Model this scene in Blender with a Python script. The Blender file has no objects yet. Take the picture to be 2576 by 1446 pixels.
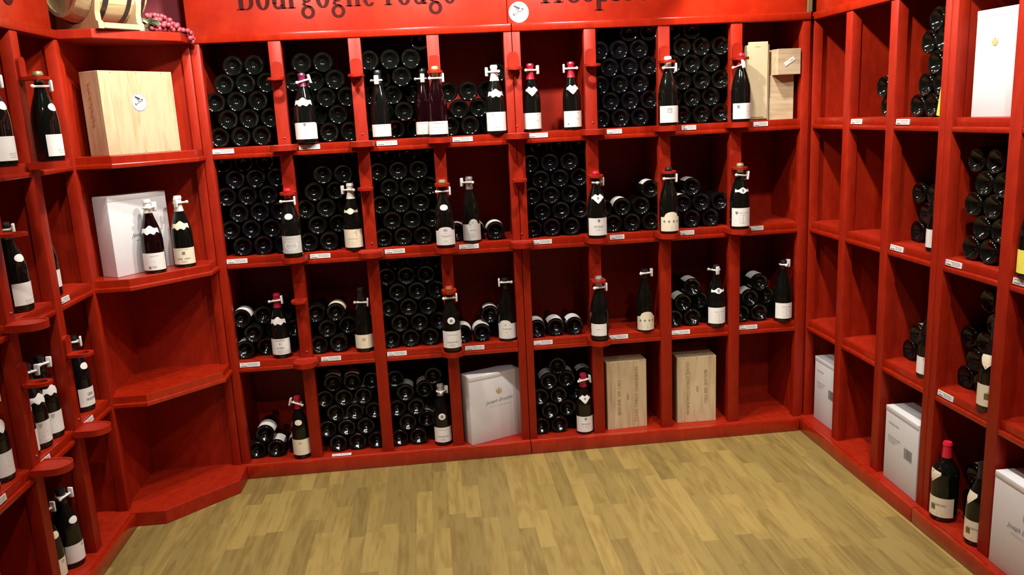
import bpy, bmesh, math, random
from mathutils import Matrix, Vector

random.seed(7)
PI = math.pi
scene = bpy.context.scene
COL = scene.collection

# ------------------------------------------------------------------ camera
cam_d = bpy.data.cameras.new('camera')
cam = bpy.data.objects.new('camera', cam_d)
COL.objects.link(cam)
cam_d.sensor_fit = 'HORIZONTAL'
cam_d.sensor_width = 36.0
cam_d.lens = 36.0 * 2049.9 / 2576.0
cam_d.clip_start = 0.05
yaw, pitch, roll = 0.0961, -0.2091, -0.0486
cf = Vector((math.sin(yaw) * math.cos(pitch), math.cos(yaw) * math.cos(pitch), math.sin(pitch)))
r0 = Vector((math.cos(yaw), -math.sin(yaw), 0))
u0 = r0.cross(cf)
cr = math.cos(roll) * r0 + math.sin(roll) * u0
cu = -math.sin(roll) * r0 + math.cos(roll) * u0
m3 = Matrix((cr, cu, -cf)).transposed()
cam.matrix_world = Matrix.Translation((-0.416, -3.7725, 1.6352)) @ m3.to_4x4()
scene.camera = cam

# ------------------------------------------------------------------ world, lamps, exposure
world = bpy.data.worlds.new('world')
scene.world = world
world.use_nodes = True
bg = world.node_tree.nodes['Background']
bg.inputs[0].default_value = (1.0, 0.90, 0.80, 1)
bg.inputs[1].default_value = 0.025

vs = scene.view_settings
vs.view_transform = 'Standard'
vs.look = 'None'
vs.gamma = 1.0
vs.use_curve_mapping = False
vs.exposure = 0.15


LAMPS = []


def spot(loc, target, watts, size=100, radius=0.030, col=(1.0, 0.93, 0.84)):
    LAMPS.append(1)
    nm = 'ceiling_spot_%d_offscreen' % len(LAMPS)
    ld = bpy.data.lights.new(nm, 'SPOT')
    ld.energy = watts
    ld.color = col
    ld.spot_size = math.radians(size)
    ld.spot_blend = 0.35
    ld.shadow_soft_size = radius
    o = bpy.data.objects.new(nm, ld)
    COL.objects.link(o)
    o.location = loc
    o.rotation_euler = (Vector(target) - Vector(loc)).to_track_quat('-Z', 'Y').to_euler()
    return o


LAMP_Z = 2.50
for y in (-0.35, -1.05, -1.75, -2.45):                 # track along the side shelving facing the barrel
    spot((0.87, y, LAMP_Z), (1.42, y + 0.08, 1.25), 54, 106)
for y in (-0.75, -1.45, -2.15):                        # track along the shelving beside the barrel
    spot((-1.25, y, LAMP_Z), (-1.79, y + 0.12, 1.30), 34, 112)
for x in (-1.00, -0.36, 0.26):                         # track along the back shelving
    spot((x, -0.72, LAMP_Z), (x, 0.0, 1.25), 64, 112)
for x in (-0.6, 0.5):                                  # lamps of the room behind the viewer
    spot((x, -2.6, LAMP_Z), (x, -1.5, 0.0), 40, 76)

spot((-0.95, -1.35, LAMP_Z), (-1.66, -0.20, 2.16), 30, 46)   # spot aimed at the barrel


# ------------------------------------------------------------------ materials
def nodes_of(name):
    m = bpy.data.materials.new(name)
    m.use_nodes = True
    nt = m.node_tree
    return m, nt, nt.nodes['Principled BSDF']


def plain(name, col, rough=0.5, spec=0.5, metal=0.0, var=0.06, scale=30.0, bump=0.0):
    m, nt, b = nodes_of(name)
    n = nt.nodes.new('ShaderNodeTexNoise')
    n.inputs['Scale'].default_value = scale
    n.inputs['Detail'].default_value = 4
    tc = nt.nodes.new('ShaderNodeTexCoord')
    nt.links.new(tc.outputs['Object'], n.inputs['Vector'])
    r = nt.nodes.new('ShaderNodeValToRGB')
    r.color_ramp.elements[0].position = 0.3
    r.color_ramp.elements[1].position = 0.7
    r.color_ramp.elements[0].color = (*[max(0, c * (1 - var)) for c in col], 1)
    r.color_ramp.elements[1].color = (*[min(1, c * (1 + var)) for c in col], 1)
    nt.links.new(n.outputs['Fac'], r.inputs['Fac'])
    nt.links.new(r.outputs['Color'], b.inputs['Base Color'])
    b.inputs['Roughness'].default_value = rough
    b.inputs['Specular IOR Level'].default_value = spec
    b.inputs['Metallic'].default_value = metal
    if bump:
        bp = nt.nodes.new('ShaderNodeBump')
        bp.inputs['Strength'].default_value = bump
        bp.inputs['Distance'].default_value = 0.002
        nt.links.new(n.outputs['Fac'], bp.inputs['Height'])
        nt.links.new(bp.outputs['Normal'], b.inputs['Normal'])
    return m


def red_paint(name, a, c, rough=0.34, stretch=(6, 6, 2.2)):
    m, nt, b = nodes_of(name)
    tc = nt.nodes.new('ShaderNodeTexCoord')
    mp = nt.nodes.new('ShaderNodeMapping')
    mp.inputs['Scale'].default_value = stretch
    nt.links.new(tc.outputs['Object'], mp.inputs['Vector'])
    n = nt.nodes.new('ShaderNodeTexNoise')
    n.inputs['Scale'].default_value = 5
    n.inputs['Detail'].default_value = 8
    n.inputs['Roughness'].default_value = 0.65
    nt.links.new(mp.outputs['Vector'], n.inputs['Vector'])
    r = nt.nodes.new('ShaderNodeValToRGB')
    r.color_ramp.elements[0].position = 0.28
    r.color_ramp.elements[1].position = 0.72
    r.color_ramp.elements[0].color = (*a, 1)
    r.color_ramp.elements[1].color = (*c, 1)
    nt.links.new(n.outputs['Fac'], r.inputs['Fac'])
    nt.links.new(r.outputs['Color'], b.inputs['Base Color'])
    f = nt.nodes.new('ShaderNodeTexNoise')
    f.inputs['Scale'].default_value = 420
    nt.links.new(tc.outputs['Object'], f.inputs['Vector'])
    ad = nt.nodes.new('ShaderNodeMath')
    ad.operation = 'MULTIPLY_ADD'
    ad.inputs[1].default_value = 0.5
    nt.links.new(f.outputs['Fac'], ad.inputs[0])
    nt.links.new(n.outputs['Fac'], ad.inputs[2])
    bp = nt.nodes.new('ShaderNodeBump')
    bp.inputs['Strength'].default_value = 0.25
    bp.inputs['Distance'].default_value = 0.0012
    nt.links.new(ad.outputs[0], bp.inputs['Height'])
    nt.links.new(bp.outputs['Normal'], b.inputs['Normal'])
    b.inputs['Roughness'].default_value = rough
    b.inputs['Specular IOR Level'].default_value = 0.28
    return m


def wood(name, light, dark, axis=2, scale=14, rough=0.55, rand=0.0, dist=2.2):
    """grain along the given local axis; rand = colour spread between objects"""
    m, nt, b = nodes_of(name)
    tc = nt.nodes.new('ShaderNodeTexCoord')
    oi = nt.nodes.new('ShaderNodeObjectInfo')
    off = nt.nodes.new('ShaderNodeVectorMath')
    off.operation = 'ADD'
    mul = nt.nodes.new('ShaderNodeMath')
    mul.operation = 'MULTIPLY'
    mul.inputs[1].default_value = 37.0
    nt.links.new(oi.outputs['Random'], mul.inputs[0])
    nt.links.new(tc.outputs['Object'], off.inputs[0])
    nt.links.new(mul.outputs[0], off.inputs[1])
    mp = nt.nodes.new('ShaderNodeMapping')
    s = [scale, scale, scale]
    s[axis] = scale * 0.13
    mp.inputs['Scale'].default_value = s
    nt.links.new(off.outputs[0], mp.inputs['Vector'])
    n = nt.nodes.new('ShaderNodeTexNoise')
    n.inputs['Scale'].default_value = 1.6
    n.inputs['Detail'].default_value = 6
    n.inputs['Distortion'].default_value = 0.6
    nt.links.new(mp.outputs['Vector'], n.inputs['Vector'])
    w = nt.nodes.new('ShaderNodeMath')                     # rings: sine of the stretched noise
    w.operation = 'MULTIPLY'
    w.inputs[1].default_value = 26.0
    nt.links.new(n.outputs['Fac'], w.inputs[0])
    sn = nt.nodes.new('ShaderNodeMath')
    sn.operation = 'SINE'
    nt.links.new(w.outputs[0], sn.inputs[0])
    fine = nt.nodes.new('ShaderNodeTexNoise')
    fine.inputs['Scale'].default_value = 9
    fine.inputs['Detail'].default_value = 5
    nt.links.new(mp.outputs['Vector'], fine.inputs['Vector'])
    a = nt.nodes.new('ShaderNodeMath')
    a.operation = 'MULTIPLY_ADD'
    a.inputs[1].default_value = 0.16
    nt.links.new(sn.outputs[0], a.inputs[0])
    nt.links.new(fine.outputs['Fac'], a.inputs[2])
    r = nt.nodes.new('ShaderNodeValToRGB')
    r.color_ramp.elements[0].position = 0.22
    r.color_ramp.elements[1].position = 0.62
    r.color_ramp.elements[0].color = (*dark, 1)
    r.color_ramp.elements[1].color = (*light, 1)
    nt.links.new(a.outputs[0], r.inputs['Fac'])
    hs = nt.nodes.new('ShaderNodeHueSaturation')
    mr = nt.nodes.new('ShaderNodeMapRange')
    mr.inputs['To Min'].default_value = 1 - rand
    mr.inputs['To Max'].default_value = 1 + rand * 0.7
    nt.links.new(oi.outputs['Random'], mr.inputs['Value'])
    nt.links.new(mr.outputs['Result'], hs.inputs['Value'])
    nt.links.new(r.outputs['Color'], hs.inputs['Color'])
    nt.links.new(hs.outputs['Color'], b.inputs['Base Color'])
    bp = nt.nodes.new('ShaderNodeBump')
    bp.inputs['Strength'].default_value = 0.12
    bp.inputs['Distance'].default_value = 0.001
    nt.links.new(fine.outputs['Fac'], bp.inputs['Height'])
    nt.links.new(bp.outputs['Normal'], b.inputs['Normal'])
    b.inputs['Roughness'].default_value = rough
    return m


M = {}
M['red'] = red_paint('red_painted_wood', (0.26, 0.0085, 0.0018), (0.37, 0.0195, 0.0034), 0.45)
M['redgloss'] = red_paint('glossy_red_moulding', (0.26, 0.0085, 0.0018), (0.37, 0.0195, 0.0034), 0.22)
M['redgloss'].node_tree.nodes['Principled BSDF'].inputs['Specular IOR Level'].default_value = 0.6
M['sign'] = red_paint('glossy_red_header_board', (0.26, 0.0085, 0.0018), (0.37, 0.0195, 0.0034), 0.24, (2, 2, 2))
M['sign'].node_tree.nodes['Principled BSDF'].inputs['Specular IOR Level'].default_value = 0.6
M['ink'] = plain('black_print', (0.03, 0.022, 0.02), 0.5)
M['inkred'] = plain('dark_sign_lettering', (0.045, 0.006, 0.005), 0.8, 0.1)
M['greyprint'] = plain('grey_print', (0.20, 0.20, 0.21), 0.6)
M['softprint'] = plain('soft_grey_print', (0.42, 0.42, 0.43), 0.6)
M['goldprint'] = plain('gold_print', (0.55, 0.42, 0.16), 0.5)
M['glass'] = plain('dark_bottle_glass', (0.0035, 0.0045, 0.0035), 0.07, 0.5, 0, 0.1)
M['glassblue'] = plain('blue_black_bottle_glass', (0.003, 0.0034, 0.0044), 0.07, 0.5, 0, 0.1)
M['glassred'] = plain('wine_dark_bottle_glass', (0.0065, 0.0010, 0.0018), 0.07, 0.5, 0, 0.1)
M['paper'] = plain('white_label_paper', (0.80, 0.79, 0.76), 0.55, 0.3, 0, 0.02)
M['cream'] = plain('cream_label_paper', (0.78, 0.72, 0.54), 0.55, 0.3, 0, 0.02)
M['greypaper'] = plain('grey_label_paper', (0.55, 0.55, 0.53), 0.55, 0.3, 0, 0.05)
M['caps_red'] = plain('red_capsule', (0.36, 0.010, 0.030), 0.3, 0.6)
M['caps_brightred'] = plain('bright_red_capsule', (0.62, 0.012, 0.035), 0.32, 0.6)
M['caps_purple'] = plain('purple_capsule', (0.17, 0.010, 0.060), 0.3, 0.6)
M['caps_white'] = plain('white_capsule', (0.75, 0.73, 0.68), 0.35)
M['caps_silver'] = plain('silver_capsule', (0.60, 0.60, 0.60), 0.3, 0.5, 0.7)
M['caps_copper'] = plain('copper_capsule', (0.55, 0.17, 0.07), 0.3, 0.5, 0.4)
M['caps_gold'] = plain('gold_capsule', (0.42, 0.36, 0.18), 0.35, 0.5, 0.4)
M['caps_black'] = plain('black_capsule', (0.012, 0.012, 0.013), 0.35)
M['plastic'] = plain('white_plastic', (0.78, 0.77, 0.75), 0.35)
M['pine'] = wood('pale_pine', (0.58, 0.455, 0.28), (0.47, 0.345, 0.19), 2, 9)
M['pineh'] = wood('pale_pine_lying', (0.58, 0.46, 0.30), (0.47, 0.35, 0.20), 0, 9)
M['poplar'] = wood('smooth_pale_wood', (0.60, 0.51, 0.32), (0.55, 0.45, 0.27), 2, 9)
M['burnt'] = plain('burnt_brown_print', (0.30, 0.19, 0.075), 0.7)
M['scorch'] = plain('faint_scorched_print', (0.36, 0.20, 0.09), 0.7)
M['oakbarrel'] = wood('barrel_oak', (0.56, 0.43, 0.24), (0.47, 0.34, 0.17), 0, 9)
M['cradlewood'] = wood('cradle_wood', (0.50, 0.38, 0.20), (0.44, 0.32, 0.15), 2, 9)
M['hoop'] = plain('dark_steel_hoop', (0.10, 0.085, 0.085), 0.35, 0.5, 0.8)
M['carton'] = plain('white_carton', (0.74, 0.74, 0.76), 0.6, 0.3, 0, 0.02)
M['cartongrey'] = plain('pale_grey_carton', (0.60, 0.61, 0.62), 0.6, 0.3, 0, 0.02)
M['yellow'] = plain('yellow_paper', (0.80, 0.75, 0.10), 0.6)
M['grape'] = plain('pink_plastic_grape', (0.36, 0.060, 0.080), 0.3)
M['leaf'] = plain('grey_green_leaf', (0.16, 0.20, 0.11), 0.6)
M['steel'] = plain('steel_screw', (0.4, 0.16, 0.12), 0.35, 0.5, 0.5)
M['mauve'] = plain('mauve_wall_paint', (0.50, 0.10, 0.13), 0.8, 0.2, 0, 0.05, 8)
M['ceilmat'] = plain('warm_grey_ceiling', (0.22, 0.20, 0.17), 0.9, 0.2, 0, 0.03, 5)
M['oak'] = wood('oak_parquet', (0.290, 0.208, 0.062), (0.222, 0.150, 0.040), 1, 7, 0.45, 0.24)
M['olive'] = plain('olive_brown_trim', (0.16, 0.12, 0.04), 0.5)


# ------------------------------------------------------------------ mesh helpers
def link_obj(name, data, mat=None, parent=None, loc=None, rot=None):
    o = bpy.data.objects.new(name, data)
    COL.objects.link(o)
    if mat is not None and data is not None and len(data.materials) == 0:
        data.materials.append(M[mat] if isinstance(mat, str) else mat)
    if parent is not None:
        o.parent = parent
    if loc is not None:
        o.location = loc
    if rot is not None:
        o.rotation_euler = rot
    return o


def empty(name, loc=(0, 0, 0), rz=0.0):
    o = bpy.data.objects.new(name, None)
    COL.objects.link(o)
    o.empty_display_size = 0.05
    o.location = loc
    o.rotation_euler = (0, 0, rz)
    return o


def tag(o, label, cat, group=None):
    o['label'] = label
    o['category'] = cat
    if group:
        o['group'] = group
    return o


def finish(bm, name, smooth=None):
    me = bpy.data.meshes.new(name)
    bmesh.ops.recalc_face_normals(bm, faces=bm.faces)
    bm.to_mesh(me)
    bm.free()
    if smooth is not None:
        me.polygons.foreach_set('use_smooth', [True] * len(me.polygons))
        me.set_sharp_from_angle(angle=math.radians(smooth))
    me.update()
    return me


_box = {}


def box_mesh(dx, dy, dz, bev=0.002, seg=1, mat='red', key=''):
    """box with origin at its minimum corner"""
    k = (round(dx, 4), round(dy, 4), round(dz, 4), bev, seg, mat, key)
    if k in _box:
        return _box[k]
    bm = bmesh.new()
    bmesh.ops.create_cube(bm, size=1)
    for v in bm.verts:
        v.co = Vector(((v.co.x + .5) * dx, (v.co.y + .5) * dy, (v.co.z + .5) * dz))
    if bev > 0:
        bmesh.ops.bevel(bm, geom=list(bm.edges), offset=min(bev, min(dx, dy, dz) * .45), segments=seg,
                        affect='EDGES', profile=0.5)
    me = finish(bm, 'box', 40 if seg > 1 else None)
    me.materials.append(M[mat])
    _box[k] = me
    return me


def box(name, x0, x1, y0, y1, z0, z1, mat='red', parent=None, bev=0.002, seg=1):
    return link_obj(name, box_mesh(x1 - x0, y1 - y0, z1 - z0, bev, seg, mat), None, parent, (x0, y0, z0))


def prism(name, pts, z0, z1, mat, parent=None, bev=0.0, front=(0, 0)):
    """upright prism; the rims between the points front[0]..front[1] are rounded"""
    bm = bmesh.new()
    lo = [bm.verts.new((x, y, z0)) for x, y in pts]
    hi = [bm.verts.new((x, y, z1)) for x, y in pts]
    bm.faces.new(lo)
    bm.faces.new(hi)
    n = len(pts)
    for i in range(n):
        bm.faces.new((lo[i], lo[(i + 1) % n], hi[(i + 1) % n], hi[i]))
    if bev:
        bmesh.ops.bevel(bm, geom=[e for i in range(front[0], front[1]) for e in (bm.edges.get((lo[i], lo[i + 1])), bm.edges.get((hi[i], hi[i + 1])))],
                        offset=bev, segments=2, affect='EDGES', profile=.5)
    return link_obj(name, finish(bm, name), mat, parent)


def lathe_bm(bm, prof, seg=28, cap=True):
    rings = []
    for r, z in prof:
        if r < 1e-6:
            rings.append([bm.verts.new((0, 0, z))])
        else:
            rings.append([bm.verts.new((r * math.cos(2 * PI * i / seg), r * math.sin(2 * PI * i / seg), z)) for i in range(seg)])
    for a, b in zip(rings, rings[1:]):
        for i in range(seg):
            j = (i + 1) % seg
            if len(a) == 1 and len(b) > 1:
                bm.faces.new((a[0], b[i], b[j]))
            elif len(b) == 1 and len(a) > 1:
                bm.faces.new((a[i], b[0], a[j]))
            elif len(a) > 1:
                bm.faces.new((a[i], b[i], b[j], a[j]))


def lathe(name, prof, seg=28, smooth=45):
    bm = bmesh.new()
    lathe_bm(bm, prof, seg)
    return finish(bm, name, smooth)


def tube_bm(bm, p, q, r, seg=10, r2=None):
    p, q = Vector(p), Vector(q)
    d = (q - p)
    L = d.length
    rot = d.to_track_quat('Z', 'Y').to_matrix().to_4x4()
    g = bmesh.ops.create_cone(bm, cap_ends=True, segments=seg, radius1=r, radius2=r if r2 is None else r2, depth=L)
    bmesh.ops.transform(bm, matrix=Matrix.Translation((p + q) / 2) @ rot, verts=g['verts'])


def ball_bm(bm, c, r, sub=2):
    g = bmesh.ops.create_icosphere(bm, subdivisions=sub, radius=r)
    bmesh.ops.translate(bm, vec=c, verts=g['verts'])


# ------------------------------------------------------------------ lettering
_txt = {}


def text_raw(s, shear=0.0):
    """sans text as triangulated mesh data, unit cap height, centred: (verts, faces)"""
    k = (s, shear)
    if k in _txt:
        return _txt[k]
    cu_ = bpy.data.curves.new('t', 'FONT')
    cu_.body = s
    cu_.size = 1.0
    cu_.shear = shear
    cu_.align_x = 'CENTER'
    cu_.resolution_u = 2
    o = bpy.data.objects.new('t', cu_)
    COL.objects.link(o)
    dg = bpy.context.evaluated_depsgraph_get()
    me = o.evaluated_get(dg).to_mesh()
    vsx = [tuple(v.co) for v in me.vertices]
    fs = [tuple(p.vertices) for p in me.polygons]
    o.evaluated_get(dg).to_mesh_clear()
    bpy.data.objects.remove(o)
    bpy.data.curves.remove(cu_)
    _txt[k] = (vsx, fs)
    return _txt[k]


def text_width(s, shear=0.0):
    v, f = text_raw(s, shear)
    return max(p[0] for p in v) - min(p[0] for p in v) if v else 1.0


def print_flat(name, items, mat, parent, mtx):
    """items: (string, x, y, width, shear, rot) drawn in the xy plane, then moved by mtx (z = outward)"""
    V, F = [], []
    for s, x, y, w, sh, rot in items:
        v, f = text_raw(s, sh)
        k = w / text_width(s, sh)
        o = len(V)
        c_, s_ = math.cos(rot), math.sin(rot)
        for p in v:
            a, b = p[0] * k, (p[1] - .34) * k
            V.append(mtx @ Vector((x + a * c_ - b * s_, y + a * s_ + b * c_, 0)))
        F += [tuple(i + o for i in q) for q in f]
    me = bpy.data.meshes.new(name)
    me.from_pydata(V, [], F)
    return link_obj(name, me, mat, parent)


def dash_flat(name, rects, mat, parent, mtx):
    """unreadable printing as small marks: (x, y, width, height)"""
    V, F = [], []
    for x_, y_, w, h in rects:
        o = len(V)
        V += [mtx @ Vector((x_ + a * w, y_ + b * h, 0)) for a, b in ((-.5, -.5), (.5, -.5), (.5, .5), (-.5, .5))]
        F.append((o, o + 1, o + 2, o + 3))
    me = bpy.data.meshes.new(name)
    me.from_pydata(V, [], F)
    return link_obj(name, me, mat, parent)


def word_rects(x0, x1, y, h, seed):
    rr = random.Random(seed)
    out, x_ = [], x0
    while x_ < x1:
        l_ = rr.uniform(.6, 2.2) * h
        out.append((x_ + l_ / 2, y, l_, h * rr.uniform(.7, 1.1)))
        x_ += l_ + h * .45
    return out


# serif letters for the header boards: x-height .42, cap height .66, baseline 0
def _ring(P, cx, cy, rx, ry, ix, iy, a0=0, a1=360, n=28, dx=0.0):
    for i in range(n):
        t0 = math.radians(a0 + (a1 - a0) * i / n)
        t1 = math.radians(a0 + (a1 - a0) * (i + 1) / n)
        P.append([(cx + rx * math.cos(t0), cy + ry * math.sin(t0)), (cx + rx * math.cos(t1), cy + ry * math.sin(t1)),
                  (cx + dx + ix * math.cos(t1), cy + iy * math.sin(t1)), (cx + dx + ix * math.cos(t0), cy + iy * math.sin(t0))])


def _bar(P, x0, y0, x1, y1):
    P.append([(x0, y0), (x1, y0), (x1, y1), (x0, y1)])


def glyph(ch):
    P = []
    if ch == 'o':
        _ring(P, .23, .21, .205, .225, .098, .188)
        return P, .46
    if ch == 'c':
        _ring(P, .22, .21, .20, .22, .115, .195, 45, 320)
        P.append([(.30, .30), (.38, .30), (.38, .38), (.32, .39)])
        return P, .41
    if ch == 'e':
        _ring(P, .22, .21, .195, .225, .092, .188, 0, 318)
        _bar(P, .08, .215, .41, .25)
        return P, .43
    if ch == 'u':
        _bar(P, .05, .12, .158, .42); _bar(P, .0, .395, .145, .42)
        _bar(P, .32, 0, .425, .42); _bar(P, .27, .395, .415, .42); _bar(P, .33, 0, .48, .025)
        _ring(P, .22, .14, .16, .15, .085, .105, 180, 340)
        return P, .50
    if ch == 'n':
        _bar(P, .05, 0, .158, .42); _bar(P, .0, .395, .145, .42); _bar(P, .0, 0, .205, .025)
        _bar(P, .32, 0, .425, .28); _bar(P, .27, 0, .475, .025)
        _ring(P, .255, .28, .16, .145, .08, .10, 0, 165)
        return P, .50
    if ch == 'r':
        _bar(P, .05, 0, .158, .42); _bar(P, .0, .395, .145, .42); _bar(P, .0, 0, .22, .025)
        _ring(P, .25, .28, .13, .145, .10, .09, 60, 165)
        _ring(P, .30, .365, .055, .055, 0, 0, n=14)
        return P, .37
    if ch == 'g':
        _ring(P, .20, .275, .16, .155, .068, .118)
        _ring(P, .215, -.10, .205, .155, .125, .098)
        P.append([(.10, .14), (.17, .16), (.13, .06), (.06, .07)])
        P.append([(.06, .07), (.13, .08), (.30, .04), (.34, -.01)])
        _bar(P, .31, .36, .44, .41)
        return P, .45
    if ch == 'B':
        _bar(P, .07, 0, .19, .66); _bar(P, .0, .632, .30, .66); _bar(P, .0, 0, .32, .028); _bar(P, .16, .335, .32, .365)
        _ring(P, .29, .50, .17, .16, .075, .135, -90, 90)
        _ring(P, .31, .18, .20, .18, .095, .152, -90, 90)
        return P, .56
    if ch == 'H':
        for x in (.08, .46):
            _bar(P, x, 0, x + .10, .66); _bar(P, x - .07, 0, x + .17, .028); _bar(P, x - .07, .632, x + .17, .66)
        _bar(P, .16, .32, .48, .352)
        return P, .70
    if ch == 's':
        _ring(P, .16, .31, .13, .11, .065, .085, 40, 250)
        _ring(P, .16, .11, .14, .11, .07, .085, -140, 80)
        return P, .33
    if ch == 'p':
        _bar(P, .05, -.22, .158, .42); _bar(P, .0, .395, .145, .42); _bar(P, .0, -.22, .22, -.195)
        _ring(P, .24, .21, .19, .22, .10, .19, -140, 140)
        return P, .47
    if ch == 'i':
        _bar(P, .05, 0, .158, .42); _bar(P, .0, .395, .145, .42); _bar(P, .0, 0, .205, .025)
        _ring(P, .105, .57, .05, .05, 0, 0, n=14)
        return P, .23
    return P, .24


def serif_line(name, s, em, width, mat, parent, mtx, depth=0.0015):
    pen, polys = 0.0, []
    for ch in s:
        P, w = glyph(ch)
        polys.append((pen, P))
        pen += w + .03
    kx = width / pen
    for x0, P in polys:
        if not P:
            continue
        bm = bmesh.new()
        for q, dx_ in [(q, d_) for q in P for d_ in (-.016, .016)]:
            fr = [bm.verts.new(mtx @ Vector(((x0 + a + dx_) * kx, b * em, depth + dx_ * .01))) for a, b in q]
            try:
                bm.faces.new(fr)
            except ValueError:
                pass
        bmesh.ops.remove_doubles(bm, verts=bm.verts, dist=1e-6)
        me = bpy.data.meshes.new(name)
        bm.to_mesh(me)
        bm.free()
        link_obj(name, me, mat, parent)


# ------------------------------------------------------------------ dimensions of the shelving
RX_, LX_ = 1.4227, -1.79
CELL, POST = 0.288, 0.0544
HALF = 0.037
DEPTH = 0.355
RAIL_B = [1.501, 1.007, 0.515]                     # underside of the shelf fronts, top to bottom
RAIL_T = [z + 0.050 for z in RAIL_B]
FLOOR_Z = [RAIL_T[0], RAIL_T[1], RAIL_T[2], 0.063]
CORN_B, CORN_T = 1.995, 2.030
ROWN = ['top row', 'second row', 'third row', 'bottom row']
ORD = ['first', 'second', 'third', 'fourth', 'fifth', 'sixth', 'seventh', 'eighth']

# ------------------------------------------------------------------ setting
floor_bm = bmesh.new()
bmesh.ops.create_cube(floor_bm, size=1)
for v in floor_bm.verts:
    v.co = Vector((v.co.x * 4.4 - .2, v.co.y * 5.6 - 2.4, v.co.z * .05 - .040))
floor = link_obj('floor', finish(floor_bm, 'floor'), 'oak')
floor['kind'] = 'structure'
PW = 0.0685
LENS = [0.30, 0.38, 0.46, 0.55]
plank_me = {}
for L in LENS:
    plank_me[L] = box_mesh(PW - .0002, L - .0002, 0.015, 0.00025, 1, 'oak', 'plank')
rest_bm = bmesh.new()
x = -1.86
n_pl = 0
while x < 1.52:
    y = 0.06 + random.random() * .30
    while y > -4.9:
        L = random.choice(LENS)
        if y > -1.48 and not (x > 1.40 or (x < -1.80 and y > -.6)):
            link_obj('plank', plank_me[L], None, floor, (x, y - L, -0.015))
            n_pl += 1
        else:
            g = bmesh.ops.create_cube(rest_bm, size=1)
            for v in g['verts']:
                v.co = Vector((x + (v.co.x + .5) * (PW - .0006), y - L + (v.co.y + .5) * (L - .0006), -.015 + (v.co.z + .5) * .015))
        y -= L
    x += PW
rest = link_obj('far_planks', finish(rest_bm, 'far_planks'), 'oak', floor)
rest['kind'] = 'stuff'

for nm, a in (('wall_back', (-2.27, 1.92, DEPTH + .012, DEPTH + .11, 0, 2.7)),
              ('wall_left', (-2.27, LX_ - DEPTH - .004, -4.9, DEPTH + .012, 0, 2.7)),
              ('wall_right', (RX_ + DEPTH + .004, 1.92, -4.9, DEPTH + .012, 0, 2.7)),
              ('ceiling', (-2.27, 1.92, -4.9, DEPTH + .11, 2.7, 2.78))):
    o = box(nm, *a, mat='ceilmat' if nm == 'ceiling' else 'mauve', bev=0)
    o['kind'] = 'structure'


# ------------------------------------------------------------------ shelving units
def shelf_unit(name, label, posts, loc, rz, with_ends=(True, True), header='sign', hx=None, plinth_ext=(0, 0), panel_side=None,
               corn_ext=(0, 0)):
    """posts: list of (x0, x1) along the front in local coordinates; panels stand behind them"""
    u = empty(name, loc, rz)
    tag(u, label, 'shelving')
    x0, x1 = posts[0][0], posts[-1][1]
    n = len(posts)
    pan = []
    for i, (a, b) in enumerate(posts):
        box('post', a, b, -.012, .030, 0.063, CORN_B, 'red', u, .0025, 2)
        if i == 0:
            c = (a, a + .019)
        elif i == n - 1:
            c = (b - .019, b)
        else:
            c = ((a + b) / 2 - .010, (a + b) / 2 + .010)
        pan.append(c)
        box('divider_panel', c[0], c[1], .030, DEPTH - .008, 0.063, CORN_T - .002, 'red', u, .001)
    box('back_panel', x0, x1, DEPTH - .008, DEPTH + .002, 0.045, CORN_T, 'red', u, 0)
    for i in range(n - 1):
        a, b = posts[i][1], posts[i + 1][0]
        p, q = pan[i][1], pan[i + 1][0]
        for k in range(3):
            box('shelf_board', p, q, .012, DEPTH - .008, RAIL_T[k] - .018, RAIL_T[k] - .0002, 'red', u, .001)
            box('shelf_rail', a, b, -.001, .012, RAIL_B[k] + .017, RAIL_T[k], 'redgloss', u, .0025, 2)
            box('shelf_nosing', a, b, -.011, .012, RAIL_B[k], RAIL_B[k] + .019, 'redgloss', u, .004, 2)
    box('bottom_board', x0, x1, -.030, DEPTH - .008, 0.043, 0.063, 'red', u, .002)
    box('plinth', x0 + plinth_ext[0], x1 + plinth_ext[1], -.052, -.030, 0.0, 0.063, 'redgloss', u, .004, 2)
    box('top_panel', x0, x1, .030, DEPTH, CORN_T - .002, CORN_T + .014, 'red', u, .001)
    box('cornice', x0 + corn_ext[0], x1 + corn_ext[1], -.018, .030, CORN_B, CORN_T, 'redgloss', u, .005, 3)
    u['pan0'] = pan[0][1]
    return u, pan


def posts_between(xs):
    return xs


P = {}
P[4] = (-HALF, HALF)
for k in range(1, 5):
    P[4 + k] = (HALF + CELL * k + POST * (k - 1), HALF + CELL * k + POST * k)
    P[4 - k] = (-P[4 + k][1], -P[4 + k][0])
P[0] = (-1.390, P[0][1])
P[8] = (P[8][0], 1.390)

UA, panA = shelf_unit('bottle_shelving', 'red bottle shelving under the Bourgogne rouge header, beside the angled corner unit',
                      [P[0], P[1], P[2], P[3], (-HALF, -.0012)], (0, 0, 0), 0, plinth_ext=(.030, 0), corn_ext=(.012, 0))
UB, panB = shelf_unit('bottle_shelving', 'red bottle shelving under the Hospices header with wooden cases in its bottom row',
                      [(.0012, HALF), P[5], P[6], P[7], P[8]], (0, 0, 0), 0, plinth_ext=(0, -.022), corn_ext=(0, 0.0))
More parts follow.
